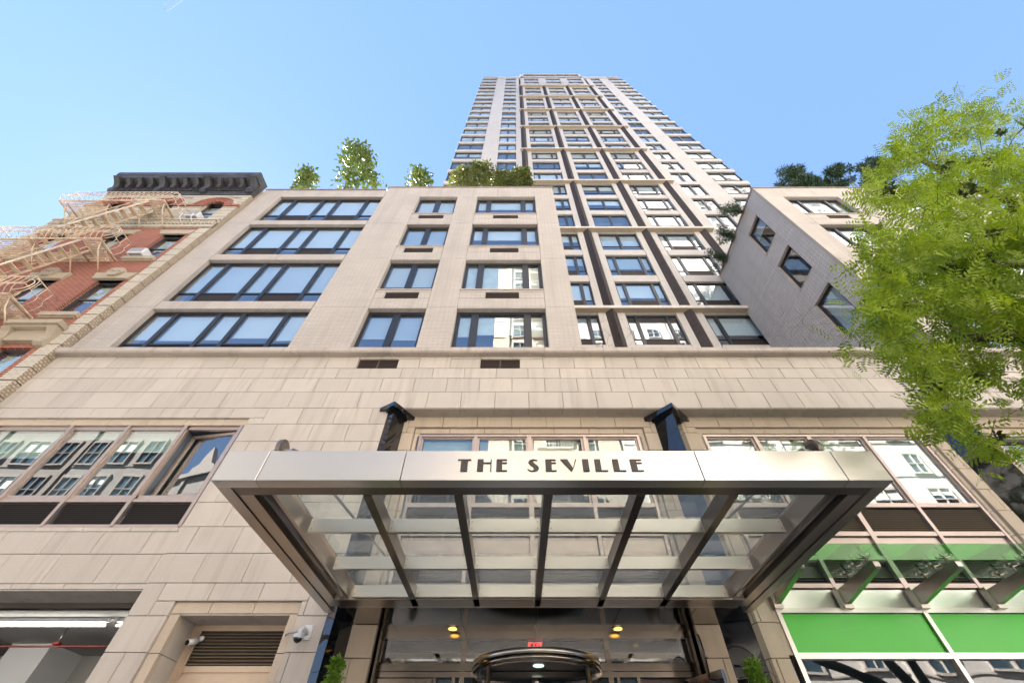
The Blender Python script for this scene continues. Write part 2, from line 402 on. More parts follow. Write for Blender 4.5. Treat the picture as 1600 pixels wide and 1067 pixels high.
# ================================================================ GROUND (setting)
def sheet(name, x0, x1, y0, y1, z, m):
    b = MB(); b.quad((x0, y0, z), (x1, y0, z), (x1, y1, z), (x0, y1, z), m); return b.obj(name, kind='structure')
sheet('ground', -600, 600, -600, 600, -.03, 'asphalt')
sheet('road', -300, 300, -11, 3.25, 0, 'asphalt')
b = MB(); b.box(-300, 300, 3.45, 8.0, -.02, .13, 'sidewalk')
for x in range(-24, 26):
    b.box(x * 1.5 - .01, x * 1.5 + .01, 3.5, 7.5, .1305, .134, 'joint')
b.obj('sidewalk', kind='structure')
b = MB(); b.box(-300, 300, 3.25, 3.45, -.02, .15, 'concrete'); b.obj('kerb', kind='structure')
b = MB(); b.box(-300, 300, -14.9, -11, -.02, .13, 'sidewalk'); b.obj('sidewalk', kind='structure')

# ================================================================ STONE PODIUM
Y1, Y2, Y3 = 7.6, 7.92, 7.98
pod = thing('stone_podium', (0, Y1, 0), 'pinkish limestone block podium running across the street front below the stone coping', 'building')
rows = [0.13, .48, .96, 1.43, 1.91, 2.39, 2.87, 3.35, 3.83, 4.31, 4.79, 5.27, 5.75, 6.22, 6.70, 7.18, 7.66, 8.14, 8.66, 9.13, 9.50, 9.95]
XL, XR = -12.45, 22.0
main_holes = [(-12.1, -6.2, 0, 7.84), (-5.55, -3.48, 0, 4.04), (-2.99, XR, 0, 8.14), (-4.2, -3.14, 9.50, 9.86), (-.93, .12, 9.50, 9.86)]
bl = blocks(XL, XR, rows, main_holes, .745, .332, .8262, first=0)   # row parity: 9.50-9.95 row is even set
# rows list has 21 rows; index 20 must use .745
bl = blocks(XL, XR, rows, main_holes, .745, .332, .8262)
prio = lambda r: ((r[0] + r[1]) / 2 - 0) ** 2 * .3 + (0 if r[2] > 2.8 else 500)
lay('stone_block', bl, Y1, .10, 'limestone', pod, 300, prio=prio)
backing(XL, XR, 0, 9.95, main_holes, Y1 + .07, .2, 'joint', pod)
for x0, x1 in ((-4.2, -3.14), (-.93, .12)): louver(pod, x0 + .01, x1 - .01, Y1 + .03, 9.51, 9.85, .045, 'grille_brown', div=2)
# coping stones
x = -12.6; cws = []
while x < XR:
    wd = .79 if len(cws) % 5 else .98
    cws.append((x, min(x + wd, XR))); x += wd
for a, c in cws:
    key = ('cop', round(c - a, 3))
    if key not in BC:
        b = MB(); w_ = c - a - .008
        b.prism([(7.44, 9.95), (7.70, 9.95), (7.70, 9.99), (8.15, 9.99), (8.15, 10.17), (7.43, 10.15), (7.405, 10.12), (7.405, 9.985)], 0, w_, 'x', 'coping'); BC[key] = b.mesh('coping_stone', (0, 7.4, 9.95))
    inst('coping_stone', BC[key], (a + .004, 7.4, 9.95), pod)
# ---- second plane around the big window bays (centre and right)
BA, BB, BCX = (-2.38, 3.04), (4.28, 9.62), (11.0, 16.3)
p2_holes = [(BA[0], BA[1], 3.8, 7.82), (-2.25, 2.93, 0, 3.8), (BB[0], BB[1], 0, 7.82), (BCX[0], BCX[1], 0, 7.82)]
rows2 = rows[:17] + [8.14]
bl2 = blocks(-2.99, XR, rows2, p2_holes, .745, .332, .8262)
lay('stone_block', bl2, Y2, .10, 'limestone_warm', pod, 160, prio=lambda r: abs(r[0] - 3) - r[3])
backing(-2.99, XR, 0, 8.14, p2_holes, Y2 + .07, .2, 'joint', pod)
x = -2.99
while x < XR:   # soffit stones of the long recess
    boxpart('soffit_stone', x + G, min(x + .826, XR) - G, Y1 + .012, Y2 + .02, 8.122, 8.138, 'limestone', pod); x += .826
b = MB(); b.box(-3.09, -2.99, Y1 + .1, Y2 + .1, .13, 8.14, 'limestone'); b.obj('recess_jamb', pod)
# third, thin step
for (a, c) in (BA, BB, BCX):
    k = 0; xx = a
    while xx < c - .05:
        e = min(xx + .826, c); boxpart('lintel_stone', xx + G, e - G, Y3, Y3 + .06, 7.68, 7.82, 'limestone_warm', pod, .004); xx = e
    for s_, (u0, u1) in enumerate(((a, a + .14), (c - .14, c))):
        z = 7.68; zz = 3.4 if a > 4 else 4.2
        while z > zz: boxpart('jamb_stone', u0 + G, u1 - G, Y3, Y3 + .06, max(z - .48, zz) + G, z - G, 'limestone_warm', pod, .004); z -= .48
# ---- window bays
def bay(x0, x1, xs, lower, y=8.03, names='window'):
    h0 = 5.90; fr = 'champagne_metal'
    edges = [x0] + xs + [x1]
    for i in range(len(edges) - 1):
        a, c = edges[i], edges[i + 1]
        window(pod, a, h0, c - a, 7.66 - h0, y, [1], rec=0, jamb=.085, mull=.06, fm=fr, gm='reflective_glass', bot=.07, top=.10, deep=.5, blind=(rb() * .8,), name='window', bmat='sheer_blind')
    b = MB()
    for i, e in enumerate(edges):
        wv = .05 if i % 2 == 0 else .035
        b.box(e - wv, e + wv, y - .05, y + .03, 4.06 if lower else 4.2, 7.60, fr)
    for z0_, z1_ in ((5.86, 5.94), (5.28, 5.36), (4.84, 4.91), (4.37, 4.44), (7.6, 7.66)): b.box(x0, x1, y - .04, y + .04, z0_, z1_, fr)
    b.box(x0, x1, y + .10, y + .14, 3.4 if lower else 4.1, 5.9, 'room_dark')
    b.obj('mullion_frame', pod)
    for i in range(len(edges) - 1):
        a, c = edges[i] + .05, edges[i + 1] - .05
        louver(pod, a, c, y, 5.37, 5.85, .042, 'louver_tan' if lower else 'louver', name='louver'); louver(pod, a, c, y, 4.45, 4.83, .042, 'louver', name='louver')
        boxpart('metal_panel', a, c, y + .01, y + .04, 4.92, 5.27, 'champagne_metal', pod, .006); boxpart('metal_panel', a, c, y + .01, y + .04, 4.06, 4.36, 'steel_bright', pod, .006)
bay(BA[0] + .14, BA[1] - .14, [-.92, .33, 1.62], False)
bay(BB[0] + .14, BB[1] - .14, [5.62, 6.88, 8.17], True)
bay(BCX[0] + .14, BCX[1] - .14, [12.3, 13.6, 14.9], True)
# ---- left window bay above the garage
yl = 7.70; lx = [-11.95, -10.2, -8.89, -7.58, -6.3]
xx = -12.1
while xx < -6.25:
    e = min(xx + .885, -6.2); boxpart('lintel_stone', xx + G, e - G, 7.655, 7.76, 7.665, 7.84, 'limestone_warm', pod, .004); xx = e
for i in range(4):
    a, c = lx[i], lx[i + 1]
    if i == 3: continue
    window(pod, a, 5.87, c - a, 7.655 - 5.87, yl, [1], rec=0, jamb=.06, mull=.05, fm='champagne_metal', gm='reflective_glass', bot=.08, top=.09, deep=.6, blind=(rb() * .5,), bmat='sheer_blind')
# the open casement: fixed frame plus a sash turned inwards about its right edge
a, c = lx[3], lx[4]
b = MB()
for q in ((a, a + .06, 5.87, 7.655), (c - .06, c, 5.87, 7.655), (a, c, 7.57, 7.655), (a, c, 5.87, 5.95)): b.box(q[0], q[1], yl, yl + .07, q[2], q[3], 'champagne_metal')
for q in (((a, yl + .8, 5.87), (c, yl + .8, 5.87), (c, yl + .8, 7.66), (a, yl + .8, 7.66)), ((a, yl, 7.655), (a, yl + .8, 7.655), (c, yl + .8, 7.655), (c, yl, 7.655)), ((a, yl + .07, 5.87), (a, yl + .8, 5.87), (a, yl + .8, 7.66), (a, yl + .07, 7.66)), ((c, yl + .07, 5.87), (c, yl + .8, 5.87), (c, yl + .8, 7.66), (c, yl + .07, 7.66))): b.quad(*q, 'interior')
ow = b.obj('window', pod); ow['label'] = 'window with its sash standing open'
b = MB(); w_ = c - a - .13; h_ = 1.58
for q in ((-w_, -w_ + .07, 0, h_), (-.07, 0, 0, h_), (-w_, 0, 0, .07), (-w_, 0, h_ - .07, h_)): b.box(q[0], q[1], 0, .06, q[2], q[3], 'champagne_metal')
sa = inst('sash', b.mesh('sash'), (c - .065, yl + .03, 5.965), ow, rot=(0, 0, rad(-9)))
b = MB(); b.quad((-w_ + .06, .03, .06), (-.06, .03, .06), (-.06, .03, h_ - .06), (-w_ + .06, .03, h_ - .06), 'reflective_glass')
p_ = inst('pane', b.mesh('pane'), (0, 0, 0), None); p_.parent = sa; p_.location = (0, 0, 0)
b = MB(); b.quad((-w_ + .02, .08, .0), (-.02, .08, .0), (-.02, .08, h_), (-w_ + .02, .08, h_), 'room_dark'); p_ = inst('blind', b.mesh('blind'), (0, 0, 0), None); p_.parent = sa; p_.location = (0, 0, 0)
b = MB()
b.box(-12.1, -6.24, yl - .02, yl + .06, 5.80, 5.87, 'champagne_metal'); b.box(-12.1, -6.24, yl - .03, yl + .06, 5.27, 5.345, 'champagne_metal')
for e in lx: b.box(e - .035, e + .035, yl - .05, yl + .02, 5.30, 7.655, 'champagne_metal')
b.box(-12.1, -6.2, yl - .01, yl + .05, 7.655, 7.70, 'champagne_metal'); b.box(-6.24, -6.2, yl - .06, yl + .1, 5.27, 7.66, 'champagne_metal')
b.obj('mullion_frame', pod)
for i in range(4): louver(pod, lx[i] + .04, lx[i + 1] - .04, yl, 5.345, 5.80, .04, 'louver', name='louver')
beam = blocks(-12.1, -6.2, [4.22, 4.31, 4.79, 5.19, 5.27], [], -6.26 + .44 + .015, -6.26, .8875, first=0)
lay('beam_stone', beam, 7.63, .12, 'limestone', pod, 60)
backing(-12.1, -6.2, 4.23, 5.27, [], 7.70, .3, 'joint', pod)
xx = -12.1
while xx < -6.25:
    e = min(xx + .8875, -6.2); boxpart('soffit_stone', xx + G, e - G, 7.642, 8.2, 4.203, 4.218, 'limestone', pod); xx = e
# left pier edge and jambs, door recess
b = MB(); b.box(-6.2, -6.16, Y1 + .1, 8.6, .13, 5.25, 'limestone'); b.box(-12.14, -12.1, Y1 + .1, 8.6, .13, 7.84, 'limestone'); b.box(-6.2, -6.16, Y1 + .1, 7.8, 5.25, 7.84, 'limestone'); b.obj('pier_jamb', pod)
for (u0, u1, z0_, z1_) in ((-5.55, -4.95, 3.87, 4.04), (-4.95, -4.24, 3.87, 4.04), (-4.24, -3.48, 3.87, 4.04)): boxpart('lintel_stone', u0 + G, u1 - G, 7.645, 7.75, z0_ + G, z1_ - G, 'limestone_warm', pod, .004)
for (u0, u1) in ((-5.55, -5.38), (-3.62, -3.48)):
    z = 3.87
    for z2 in (3.35, 2.87, 2.39, 1.91, 1.43, .96, .48, .13): boxpart('jamb_stone', u0 + G, u1 - G, 7.645, 7.75, z2 + G, z - G, 'limestone_warm', pod, .004); z = z2
for (u0, u1) in ((-5.44, -5.38), (-3.62, -3.56)):
    z = 3.87
    for z2 in (3.35, 2.87, 2.39, 1.91, 1.43, .96, .48, .13): boxpart('jamb_stone', u0, u1, 7.755, 8.22, z2 + G, z - G, 'limestone', pod); z = z2
for (u0, u1) in ((-5.38, -4.9), (-4.9, -4.2), (-4.2, -3.62)): boxpart('soffit_stone', u0 + G, u1 - G, 7.657, 8.22, 3.852, 3.868, 'limestone', pod)
# service door in the recess
sdr = thing('service_door', (-4.5, 8.2, .13), 'beige panelled double door under a brown louvre left of the canopy', 'door')
b = MB()
for q in ((-5.38, -5.27, .13, 3.87), (-3.73, -3.62, .13, 3.87), (-5.27, -3.73, 3.77, 3.87), (-5.27, -3.73, 3.22, 3.30), (-5.27, -3.73, 3.08, 3.15)): b.box(q[0], q[1], 8.15, 8.26, q[2], q[3], 'bronze_metal')
b.box(-5.34, -3.66, 8.17, 8.26, 3.15, 3.22, 'bronze_metal'); b.box(-5.25, -5.22, 8.13, 8.15, .13, 3.77, 'bronze_metal'); b.obj('door_frame', sdr)
louver(sdr, -5.27, -3.73, 8.17, 3.31, 3.77, .045, 'louver_tan', name='louver')
for u0, u1 in ((-5.26, -4.51), (-4.49, -3.74)):
    b = MB(); b.box(u0, u1, 8.2, 8.24, .13, 3.07, 'bronze_metal')
    for z0_, z1_ in ((1.9, 2.95), (.3, 1.7)):
        b.box(u0 + .10, u1 - .10, 8.185, 8.2, z0_, z1_, 'bronze_metal'); b.box(u0 + .14, u1 - .14, 8.175, 8.185, z0_ + .04, z1_ - .04, 'bronze_metal')
    b.obj('door_leaf', sdr)
# garage interior
gar = thing('garage_interior', (-9, 8.6, 0), 'garage bay with grey concrete ceiling behind the opening at lower left', 'garage')
b = MB(); b.box(-13, -6.16, 8.2, 20, 4.34, 4.5, 'concrete'); b.obj('ceiling', gar)
b = MB(); b.box(-13, -12.9, 8.2, 20, 0, 4.34, 'concrete'); b.obj('side_wall', gar)
b = MB(); b.box(-6.16, -6.1, 8.6, 20, 0, 4.34, 'concrete'); b.obj('side_wall', gar)
b = MB(); b.box(-13, -6.1, 20, 20.2, 0, 4.4, 'concrete'); b.obj('rear_wall', gar)
b = MB(); b.box(-12.1, -6.2, 8.2, 8.32, 4.12, 4.34, 'steel_dark'); b.obj('shutter_housing', gar)
b = MB(); b.box(-12.4, -9.6, 12.2, 13.0, 3.55, 4.34, 'concrete'); b.obj('ceiling_beam', gar)
b = MB(); b.box(-11.3, -10.4, 11.2, 12.2, 3.45, 4.34, 'white_plastic'); b.obj('duct', gar)
for u in (-13.0, -10.43, -7.86):
    t = thing('fluorescent_light', (u + 1.2, 9.45, 4.2), 'long lit fluorescent tube fixed to the garage ceiling, ' + {-13.0: 'leftmost in the row', -10.43: 'in the middle of the row', -7.86: 'nearest the stone pier'}[u], 'light', 'garage tubes')
    b = MB(); b.box(u + .05, u + 2.45, 9.42, 9.48, 4.26, 4.33, 'white_plastic'); b.obj('fitting', t)
    b = MB(); b.tube([(u + .08, 9.45, 4.21), (u + 2.42, 9.45, 4.21)], .018, 'tube_light'); b.obj('tube', t, True)
b = MB(); b.tube([(-13, 10.0, 4.0), (-6.2, 10.0, 4.0)], .017, 'red_pipe')
for u in (-11.5, -9.2, -7.6): b.tube([(u, 10, 4.0), (u, 10, 4.34)], .015, 'steel_dark'); b.box(u - .05, u + .05, 9.95, 10.05, 4.02, 4.07, 'red_pipe')
b.tube([(-12.3, 10.0, 4.0), (-12.3, 13.5, 3.9), (-10.9, 13.5, 3.4)], .022, 'red_pipe')
tag(b.obj('sprinkler_pipe', None, True), 'thin red sprinkler pipe running under the garage ceiling', 'pipe')

# ================================================================ BLACK GRANITE PILASTERS
def pilaster(x0, x1, label, yl_, yr_, ztop=8.04):
    t = thing('granite_pilaster', ((x0 + x1) / 2, Y2, .13), label, 'pilaster', 'black pointed pilasters')
    xm = (x0 + x1) / 2; yp = 7.49
    zs = [.13, 1.6, 3.1, 4.6, 6.1, 7.45, ztop - .11]
    for i in range(len(zs) - 1):
        b = MB(); b.prism([(x0, yl_), (xm, yp), (x1, yr_), (x1, Y2 + .02), (x0, Y2 + .02)], zs[i] + .004, zs[i + 1] - .004, 'z', 'granite'); b.obj('granite_panel', t)
    b = MB(); e = .035; b.prism([(x0 + e, yl_), (xm, yp + e), (x1 - e, yr_), (x1 - e, Y2 + .02), (x0 + e, Y2 + .02)], .13, ztop - .1, 'z', 'black_paint'); b.obj('core', t)
    b = MB(); o = .22; b.prism([(x0 - o, min(yl_, yl_ + .0)), (xm, yp - .13), (x1 + o, yr_), (x1 + o, Y2 + .02), (x0 - o, Y2 + .02)], ztop - .06, ztop + .06, 'z', 'granite'); 
    b.prism([(x0 - .05, yl_), (xm, yp - .05), (x1 + .05, yr_), (x1, Y2 + .02), (x0, Y2 + .02)], ztop - .11, ztop - .06, 'z', 'granite'); b.obj('cap', t)
pilaster(-3.0, -2.66, 'black polished granite pilaster with pointed cap left of the canopy sign', 7.6, Y2 - .002, 8.08)
pilaster(3.34, 3.98, 'black polished granite pilaster with triangular cap, above the right end of the sign', Y2 - .002, Y2 - .002)
pilaster(9.92, 10.75, 'dark granite pilaster behind the leaves at the right edge', Y2 - .002, Y2 - .002, 8.08)

# ================================================================ SHOP FRONT (lower right)
shop = thing('shop_front', (6.9, 8.0, .13), 'metal framed shop front with bright green fascia panels at lower right', 'shop front')
def shopbay(xs):
    for i in range(len(xs) - 1):
        a, c = xs[i] + .035, xs[i + 1] - .035
        boxpart('green_panel', a + .006, c - .006, 8.0, 8.03, 3.435, 3.975, 'green', shop, .004)
        b = MB(); b.quad((a, 8.02, .3), (c, 8.02, .3), (c, 8.02, 3.35), (a, 8.02, 3.35), 'shop_glass'); b.obj('shop_window', shop)
    b = MB()
    for e in xs: b.box(e - .035, e + .035, 7.95, 8.05, .13, 4.06, 'steel_frame')
    for z0_, z1_ in ((3.35, 3.43), (3.98, 4.05), (.13, .3)): b.box(xs[0], xs[-1], 7.955, 8.05, z0_, z1_, 'steel_frame')
    b.obj('shop_frame', shop)
    b = MB(); b.box(xs[0], xs[-1], 8.06, 8.08, 3.38, 4.04, 'room_dark'); b.box(xs[0], xs[-1], 10.5, 10.6, 0, 3.4, 'room_dark'); b.box(xs[0], xs[-1], 8.06, 10.5, 3.36, 3.38, 'interior'); b.obj('shop_interior', shop)
shopbay([4.42, 6.88, 9.48]); shopbay([11.14, 13.6, 16.16])
# glass awning on its brackets
awn = thing('glass_awning', (6.9, 7.9, 4.1), 'green tinted glass awning carried on tapered steel brackets above the shop front', 'awning')
jx = [3.95, 5.60, 6.88, 8.17, 9.46, 10.8, 12.3, 13.6, 14.9, 16.2]
for i in range(len(jx) - 1):
    b = MB(); a, c = jx[i] + .004, jx[i + 1] - .004; k = len(b.v)
    b.add([(a, 7.72, 4.43), (c, 7.72, 4.43), (c, 6.58, 4.50), (a, 6.58, 4.50), (a, 7.72, 4.442), (c, 7.72, 4.442), (c, 6.58, 4.512), (a, 6.58, 4.512)],
          [(0, 3, 2, 1), (4, 5, 6, 7), (2, 3, 7, 6), (0, 1, 5, 4), (1, 2, 6, 5), (3, 0, 4, 7)], 'awning_glass'); b.obj('glass_panel', awn)
for u in [4.42] + jx[1:]:
    b = MB(); b.prism([(7.96, 4.06), (6.80, 4.225), (6.77, 4.25), (6.77, 4.32), (6.80, 4.345), (7.90, 4.30), (7.96, 4.30)], u - .045, u + .045, 'x', 'steel'); b.box(u - .075, u + .075, 7.86, 7.99, 4.02, 4.34, 'steel')
    o = b.obj('bracket', awn)
    for yy in (6.93, 7.22, 7.51):
        b = MB(); z0_ = 4.33 - (yy - 6.8) * .04; zg = 4.43 + (7.72 - yy) * .0614
        b.tube([(u, yy, z0_), (u, yy, zg - .03)], .018, 'steel_shade_dark', 8)
        for sx, sy in ((-1, -1), (1, -1), (-1, 1), (1, 1)):
            b.tube([(u, yy, zg - .045), (u + sx * .075, yy + sy * .05, zg - .03)], .011, 'steel_shade_dark', 6); b.cyl((u + sx * .075, yy + sy * .05, zg - .035), .02, .03, 'z', 'steel', 10)
        b.obj('spider_fitting', o)

# ================================================================ ENTRANCE CANOPY
can = thing('entrance_canopy', (.36, 7.3, 3.8), 'stainless steel and glass entrance canopy lettered THE SEVILLE across its front edge', 'canopy')
cx0, cx1, cy0, cy1, cz0, cz1 = -2.95, 3.67, 3.62, 7.36, 3.80, 4.14
fj = [cx0, -2.52, -1.12, 1.84, 3.24, cx1]
for i in range(5):
    b = MB(); a, c = fj[i] + (.004 if i else 0), fj[i + 1] - (.004 if i < 4 else 0)
    b.cbox(a, c, cy0, cy0 + .13, cz0, cz1, 'steel_bright', .004); b.box(a, c, cy0 + .13, cy0 + .30, cz0 + .10, cz1 - .002, 'steel_dark'); b.obj('fascia_panel', can)
b = MB(); b.box(cx0 + .13, cx1 - .13, cy0 + .142, cy0 + .285, cz0 + .012, cz0 + .10, 'steel_dark'); b.obj('inner_frame', can)
for s_, (u0, u1) in ((1, (cx0, cx0 + .13)), (-1, (cx1 - .13, cx1))):
    for (v0, v1) in ((cy0 + .13, 5.42), (5.425, cy1)):
        b = MB(); b.box(u0 if s_ > 0 else u0, u1, v0, v1, cz0, cz1, 'steel'); b.obj('side_beam', can)
    i0, i1 = (u1 + .012, u1 + .16) if s_ > 0 else (u0 - .16, u0 - .012)
    b = MB(); b.box(i0, i1, cy0 + .29, cy1 - .25, cz0 + .012, cz1 - .05, 'steel'); b.obj('inner_beam', can)
    g0 = i1 + .10 if s_ > 0 else i0 - .10
    b = MB(); b.tube([(g0, cy0 + .29, cz0 + .11), (g0, cy1 - .28, cz0 + .11)], .075, 'steel_dark', 16); b.obj('gutter_pipe', can, True)
    e0, e1 = (i1 + .19, i1 + .23) if s_ > 0 else (i0 - .23, i0 - .19)
    b = MB(); b.box(e0, e1, cy0 + .29, 7.09, cz0 + .01, cz1 - .10, 'steel'); b.obj('edge_purlin', can)
px = [-2.42, -1.50, -.575, .335, 1.275, 2.215, 3.14]
for u in px[1:-1]:
    b = MB(); b.box(u - .045, u + .045, cy0 + .29, 7.09, cz0 + .0, cz0 + .16, 'steel_dark'); b.box(u - .03, u + .03, cy0 + .29, 7.09, cz0 + .16, cz0 + .185, 'steel'); b.obj('purlin', can)
cyv = [4.71, 5.73, 6.72]
for i in range(6):
    a, c = px[i] + .047, px[i + 1] - .047
    for yv in cyv:
        b = MB(); b.box(a, c, yv, yv + .05, cz0 + .012, cz0 + .165, 'steel_bright')
        for u in (a + .03, c - .03):
            for z in (cz0 + .05, cz0 + .13): b.cyl((u, yv - .004, z), .006, .005, 'y', 'steel_dark', 8)
        b.obj('cross_beam', can)
    for v0, v1 in ((cy0 + .29, 4.735), (4.755, 5.755), (5.765, 6.745), (6.755, 7.12)):
        boxpart('glass_panel', a - .03, c + .03, v0, v1, cz0 + .19, cz0 + .202, 'canopy_glass', can)
b = MB(); b.box(cx0 + .3, cx1 - .3, 6.80, 7.09, cz0, cz0 + .15, 'steel'); b.box(cx0 + .3, cx1 - .3, 7.09, 7.14, cz0 + .0, cz0 + .24, 'steel_bright'); b.obj('rear_beam', can)
for a, c in ((-2.6, -2.0), (-2.0, -.85), (-.85, .345), (.345, 1.6), (1.6, 2.75), (2.75, 3.33)):
    boxpart('soffit_panel', a + .004, c - .004, 7.145, 8.34, cz0, cz0 + .04, 'steel_polished', can, 0)
b = MB(); b.box(-2.62, 3.3, 7.14, 8.0, cz0 + .05, cz0 + .26, 'steel_dark'); b.obj('canopy_back_box', can)
# lettering: each letter is a part
fy0, fy1 = cy0 - .012, cy0 + .002; ZB, ZT = 3.898, 4.032; HH = ZT - ZB
def letter(polys):
    b = MB()
    for p in polys: b.prism(p, fy0, fy1, 'y', 'lettering')
    b.obj('letter', can)
def rc(a, c, z0, z1): return [(a, ZB + z0 * HH), (c, ZB + z0 * HH), (c, ZB + z1 * HH), (a, ZB + z1 * HH)]
t_ = .07
letter([rc(-.575, -.445, 1 - t_, 1), rc(-.543, -.475, 0, 1 - t_ - .001)])
letter([rc(-.378, -.318, 0, 1), rc(-.317, -.248, .66, .66 + t_), rc(-.247, -.237, 0, 1)])
def E_(a, w, L_): letter([rc(a, a + w, 0, 1), rc(a + w + .0005, L_, 1 - t_, 1), rc(a + w + .0005, L_, .66, .66 + t_), rc(a + w + .0005, L_ + .002, 0, t_)])
E_(-.188, .058, -.082)
def arc(cx_, cz_, rx, rz, a0, a1, n=10): return [(cx_ + rx * math.cos(rad(a0 + (a1 - a0) * i / n)), cz_ + rz * math.sin(rad(a0 + (a1 - a0) * i / n))) for i in range(n + 1)]
sp = []
outer = arc(.185, ZB + .73 * HH, .052, .27 * HH, 40, 180, 8) + [(.150, ZB + .55 * HH), (.178, ZB + .36 * HH), (.186, ZB + .2 * HH), (.178, ZB + .08 * HH), (.16, ZB + .03 * HH)] + arc(.165, ZB + .27 * HH, .045, .27 * HH, 200, 250, 3)
inner = arc(.180, ZB + .27 * HH, .055, .27 * HH, 270, 380, 6) + [(.222, ZB + .45 * HH), (.195, ZB + .62 * HH), (.178, ZB + .76 * HH), (.178, ZB + .86 * HH), (.19, ZB + .93 * HH), (.205, ZB + .93 * HH)]
letter([outer + inner])
E_(.303, .060, .408)
letter([[(.455, ZT), (.525, ZT), (.573, ZB + .25 * HH), (.556, ZB - .02 * HH)], [(.560, ZB), (.570, ZB + .1 * HH), (.617, ZT), (.606, ZT)]])
letter([rc(.675, .735, 0, 1)])
letter([rc(.797, .855, 0, 1), rc(.856, .918, 0, t_)]); letter([rc(.977, 1.035, 0, 1), rc(1.036, 1.097, 0, t_)])
E_(1.155, .060, 1.27)
for o in [o for o in can.children if o.name.startswith('letter')]: pass
# tie arms above the canopy
for u, s_, lb in ((-2.56, 1, 'steel tie arm with round plate on top of the canopy, above its left end'), (3.28, -1, 'rusty steel tie arm with round plate on top of the canopy, above its right end')):
    t = thing('tie_arm', (u, 3.9, 4.14), lb, 'tie arm', 'canopy tie arms'); m_ = 'steel_dark' if s_ > 0 else 'louver'
    b = MB(); b.tube([(u - s_ * .02, 3.85, 4.31), (u + s_ * .02, 3.85, 4.31)], .115, 'steel_dark', 28); b.obj('round_plate', t, False)
    b = MB(); b.tube([(u + s_ * .02, 3.85, 4.31), (u + s_ * .035, 3.85, 4.31)], .07, m_, 20); b.tube([(u - s_ * .09, 3.85, 4.30), (u + s_ * .12, 3.85, 4.30)], .022, 'steel', 12); b.obj('bolt', t)
    b = MB(); b.tube([(u + s_ * .10, 3.85, 4.30), (u + s_ * .22, 3.95, 4.29)], .035, m_, 12); b.obj('clevis', t, True)
    b = MB(); b.tube([(u + s_ * .21, 3.95, 4.29), (u + s_ * .45, 7.9, 4.62)], .018, 'steel_dark', 8); b.obj('rod', t, True)

# ================================================================ ENTRANCE SCREEN + REVOLVING DOOR
ent = thing('entrance_screen', (.34, 8.4, .13), 'stainless steel entrance screen with glass transoms below the canopy', 'entrance')
ye = 8.36; ex = [-2.25, -.85, 1.52, 2.93]
b = MB()
for z0_, z1_ in ((3.70, 3.80), (3.27, 3.37), (3.19, 3.26)): b.box(ex[0], ex[-1], ye - .05 if z1_ < 3.5 else ye - .08, ye + .06, z0_, z1_, 'steel_shade_dark')
for e in ex: b.box(e - .04, e + .04, ye - .04, ye + .05, 0.13, 3.72, 'steel_shade_dark')
for e in (-1.28, -.98, 1.64, 1.96): b.box(e - .025, e + .025, ye - .03, ye + .05, 0.13, 3.2, 'steel_shade_dark')
b.obj('screen_frame', ent)
for i in range(3):
    b = MB(); b.quad((ex[i] + .04, ye, 3.37), (ex[i + 1] - .04, ye, 3.37), (ex[i + 1] - .04, ye, 3.70), (ex[i] + .04, ye, 3.70), 'reflective_glass'); b.obj('transom_pane', ent)
for a, c, m_ in ((-1.25, -1.0, 'window_dark'), (1.67, 1.93, 'window_dark'), (1.99, 2.62, 'door_dark')):
    b = MB(); b.box(a, c, ye, ye + .02, .2, 3.17, m_); b.obj('side_light', ent)
b = MB(); b.box(-2.19, -1.31, ye - .07, ye - .01, .15, 3.17, 'steel_shade_dark'); b.box(-2.09, -1.41, ye - .085, ye - .07, .3, 3.07, 'steel_bright'); b.box(-2.03, -1.47, ye - .09, ye - .085, .36, 3.0, 'room_dark'); b.obj('door_leaf', ent)
b = MB(); t0 = MB()
b.box(0, .82, -.03, .03, .15, 3.15, 'steel_shade_dark'); b.box(.09, .73, -.035, .035, .3, 3.04, 'window_dark'); o = inst('door_leaf', b.mesh('door_leaf'), (2.66, ye - .02, 0), ent, rot=(0, 0, rad(-62)), label='glass door leaf standing open')
for s_ in (-1, 1):   # side walls of the entrance recess
    xw = -2.25 if s_ < 0 else 2.93
    z = 3.8
    for z2 in (3.35, 2.87, 2.39, 1.91, 1.43, .96, .48, .13):
        b = MB(); b.box(xw, xw + s_ * .08, Y2 + .1, 8.42, z2 + G, z - G, 'limestone_warm'); b.obj('jamb_stone', pod); z = z2
b = MB(); b.box(-2.3, 3.0, 10.8, 10.9, 0, 4.2, 'interior'); b.box(-2.3, 3, 8.5, 10.8, 3.9, 3.95, 'blind'); b.box(-2.3, 3, 9.2, 9.6, 3.62, 3.88, 'black_plastic'); b.obj('lobby_wall', ent)
for u, lb in ((-.95, 'dim round lobby light showing through the left transom'), (2.3, 'dim round lobby light showing through the right transom')):
    b = MB(); b.cyl((u, 8.9, 3.88), .05, .02, 'z', 'lamp_glow', 20); tag(b.obj('lobby_light'), lb, 'light')
rd = thing('revolving_door', (.34, 8.38, .13), 'round stainless steel revolving door with a curved banded canopy ring', 'revolving door')
rc_ = (.34, 8.40); RR = 1.03
def ring(r0, r1, z0_, z1_, m, a0=180, a1=360, n=40):
    b = MB(); vs = []; fs = []
    for i in range(n + 1):
        a = rad(a0 + (a1 - a0) * i / n); ca, sa_ = math.cos(a), math.sin(a)
        for r_, z in ((r1, z0_), (r1, z1_), (r0, z1_), (r0, z0_)): vs.append((rc_[0] + r_ * ca, rc_[1] + r_ * sa_, z))
    for i in range(n):
        for j in range(4): fs.append((i * 4 + j, i * 4 + (j + 1) % 4, i * 4 + 4 + (j + 1) % 4, i * 4 + 4 + j))
    b.add(vs, fs, m); b.fix = True; return b
